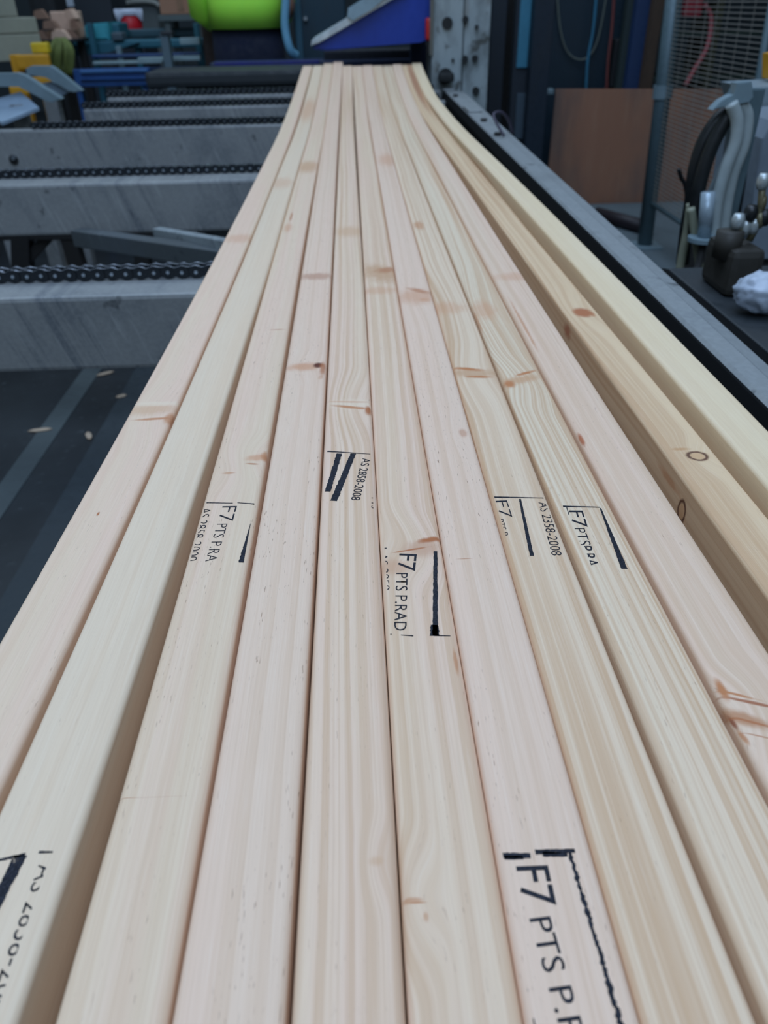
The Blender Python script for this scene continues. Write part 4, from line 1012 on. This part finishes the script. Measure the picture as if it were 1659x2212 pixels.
HOSES = [('hose', 'thick pale hose hanging from the hanger plate, right strand', [(1596, 222), (1612, 250), (1606, 310), (1584, 370), (1570, 430), (1560, 500)], .0135, WH, 0),
 ('hose', 'pale hose hanging left of the thickest strand', [(1580, 224), (1592, 260), (1588, 310), (1566, 370), (1548, 440), (1540, 520)], .0125, WH, -.03),
 ('hose', 'grey hose passing behind the pale strands to a metal cylinder', [(1575, 250), (1580, 320), (1556, 380), (1535, 430), (1526, 470)], .012, WG, .05),
 ('hose', 'black hose arching out to the left from the hanger', [(1580, 232), (1548, 262), (1518, 310), (1500, 370), (1492, 440), (1482, 500), (1474, 570)], .014, BK, .02),
 ('hose', 'inner black hose arching beside the outer black one', [(1584, 236), (1562, 268), (1536, 320), (1516, 380), (1504, 440), (1500, 500)], .014, BK, -.01),
 ('hose', 'black hose falling straight behind the pale hoses', [(1590, 240), (1580, 330), (1566, 400), (1552, 470), (1545, 530), (1530, 600)], .016, BK, .09),
 ('hose', 'dark hose at the right of the pale strands', [(1606, 262), (1600, 370), (1592, 430), (1580, 500)], .013, BK, .10),
 ('hose', 'cream hose at the foot of the black arch, left strand', [(1492, 440), (1484, 500), (1472, 560), (1462, 620)], .009, YW2, .0),
 ('hose', 'cream hose at the foot of the black arch, right strand', [(1492, 450), (1500, 500), (1508, 550), (1512, 610)], .009, YW2, -.03),
 ('hose', 'thin dark hose bent against the plywood, left of the arch', [(1466, 365), (1472, 385), (1480, 400), (1484, 440), (1476, 480), (1470, 540)], .005, BK, .3)]
for nm, lb, pt_, r, m_, dy in HOSES:
    o = link(nm, tube(B(), smoothpath([P(x, y, YH+dy) for x, y in pt_]), r, 12), m_, smooth=True); tag(o, lb, 'hose', 'hoses hanging at the right')
cy_ = thing('air_cylinder', 'upright pale metal cylinder with a round flange at the hose ends', 'cylinder', P(1526, 510, YH-.06))
q0, q1 = Vector(P(1530, 415, YH-.06)), Vector(P(1521, 512, YH-.06))
link('barrel', tube(B(), [q0, q1], .014, 18), paint('cylinder_metal', (.32, .40, .45), .3, .2, (.15, .2, .24), 10, .3), cy_, True)
link('flange', tube(B(), [q1, q1-Vector((0, 0, .008))], .032, 24), PLATE, cy_)
link('rod', tube(B(), [q1, (q1.x, q1.y, FLOOR)], .008, 10), DARKFR, cy_, True)
# grey housing, right
YM = Yb_+.42
t = thing('machine_housing', 'light grey machine housing with slanted panels at the right frame edge', 'machine housing', (P(1700, 400, YM)[0], YM, FLOOR))
GH = paint('housing_grey', (.19, .23, .27), .5, .35, (.09, .11, .13), 7)
plate_px('front_panel', [(1648, 300), (1672, 262), (1820, 250), (1820, 560), (1622, 560), (1618, 500), (1628, 420)], YM+.10, .25, GH, t)
plate_px('upper_panel', [(1622, 190), (1820, 180), (1820, 320), (1665, 320), (1640, 262)], YM+.36, .2, paint('upper_grey', (.22, .28, .31), .5, .3), t)
X0, X1, Z0, Z1 = span(1620, 500, 1790, 560, YM+.12)
link('pedestal', box(B(), X0, X1, YM+.12, YM+.5, FLOOR, Z0+.02, .01), DARKFR, t)
plate_px('yellow_cap', [(1692, 120), (1750, 110), (1750, 172), (1690, 176)], YM+.40, .12, YEL, t)
# brass fittings + motor on the bed
DKM = paint('grimy_motor', (.030, .027, .021), .6, .5, (.008, .008, .008), 12)
YQ = Yb_-.14
t = thing('hydraulic_motor', 'grimy dark hydraulic motor block standing on the machine bed', 'motor', (P(1590, 560, YQ)[0], YQ, zt))
X0, X1, Z0, Z1 = span(1558, 528, 1630, 585, YQ)
link('motor_block', box(B(), X0, X1, YQ-.04, YQ+.07, zt+.001, Z1, .012), DKM, t)
q = Vector(P(1575, 515, YQ)); link('motor_drum', tube(B(), [q+Vector((0, 0, -.03)), q+Vector((0, 0, .012)), q+Vector((0, 0, .014))], [.022, .022, .014], 20), DKM, t, True)
BRS = paint('dirty_brass', (.17, .155, .09), .4, .5, (.04, .035, .02), 30, .5); SIL = paint('bright_fitting', (.45, .50, .50), .3, .3, (.2, .2, .18), 30, .5)
t = thing('valve_fittings', 'cluster of small brass valves and couplings above the motor', 'valve', P(1630, 500, YQ+.02))
for px, py, r, m_ in ((1648, 392, .010, SIL), (1646, 440, .007, BRS), (1640, 475, .010, BRS), (1622, 460, .011, BK), (1594, 478, .011, SIL), (1610, 492, .008, SIL), (1628, 488, .009, SIL), (1650, 470, .012, BK)):
    q = Vector(P(px, py, YQ)); link('coupling', tube(B(), [q-Vector((0, 0, .012)), q-Vector((0, 0, .004)), q+Vector((0, 0, .004)), q+Vector((0, 0, .012))], [r*.7, r, r, r*.7], 10), m_, t, True)
bm = B()
tube(bm, [P(1648, 392, YQ), P(1644, 440, YQ), P(1634, 490, YQ), P(1618, 520, YQ)], .006, 8); tube(bm, [P(1594, 478, YQ), P(1600, 520, YQ)], .006, 8); tube(bm, [P(1622, 460, YQ), P(1628, 505, YQ)], .005, 8)
link('valve_pipe', bm, BRS, t, True)
# crumpled pale bag
bm = B(); q = Vector(P(1668, 560, YQ-.12))
bmesh.ops.create_icosphere(bm, subdivisions=4, radius=1)
rs = np.random.RandomState(3); dirs = rs.normal(size=(26, 3)); dirs /= np.linalg.norm(dirs, axis=1)[:, None]
for v in bm.verts:
    n_ = np.array(v.co.normalized()); k_ = 1+.16*sum(abs(float(n_@d_)) < .12 for d_ in dirs)/4
    z_ = v.co.z; v.co = Vector((q.x+v.co.x*k_*.038, q.y+v.co.y*k_*.032, zt+.03+z_*k_*.026))
zmin = min(v.co.z for v in bm.verts)
for v in bm.verts: v.co.z += zt+.001-zmin
o = link('plastic_bag', bm, paint('bag_white', (.46, .52, .60), .35, .4, (.15, .18, .22), 25), smooth=True); tag(o, 'crumpled pale plastic bag on the machine bed at the right edge', 'bag')
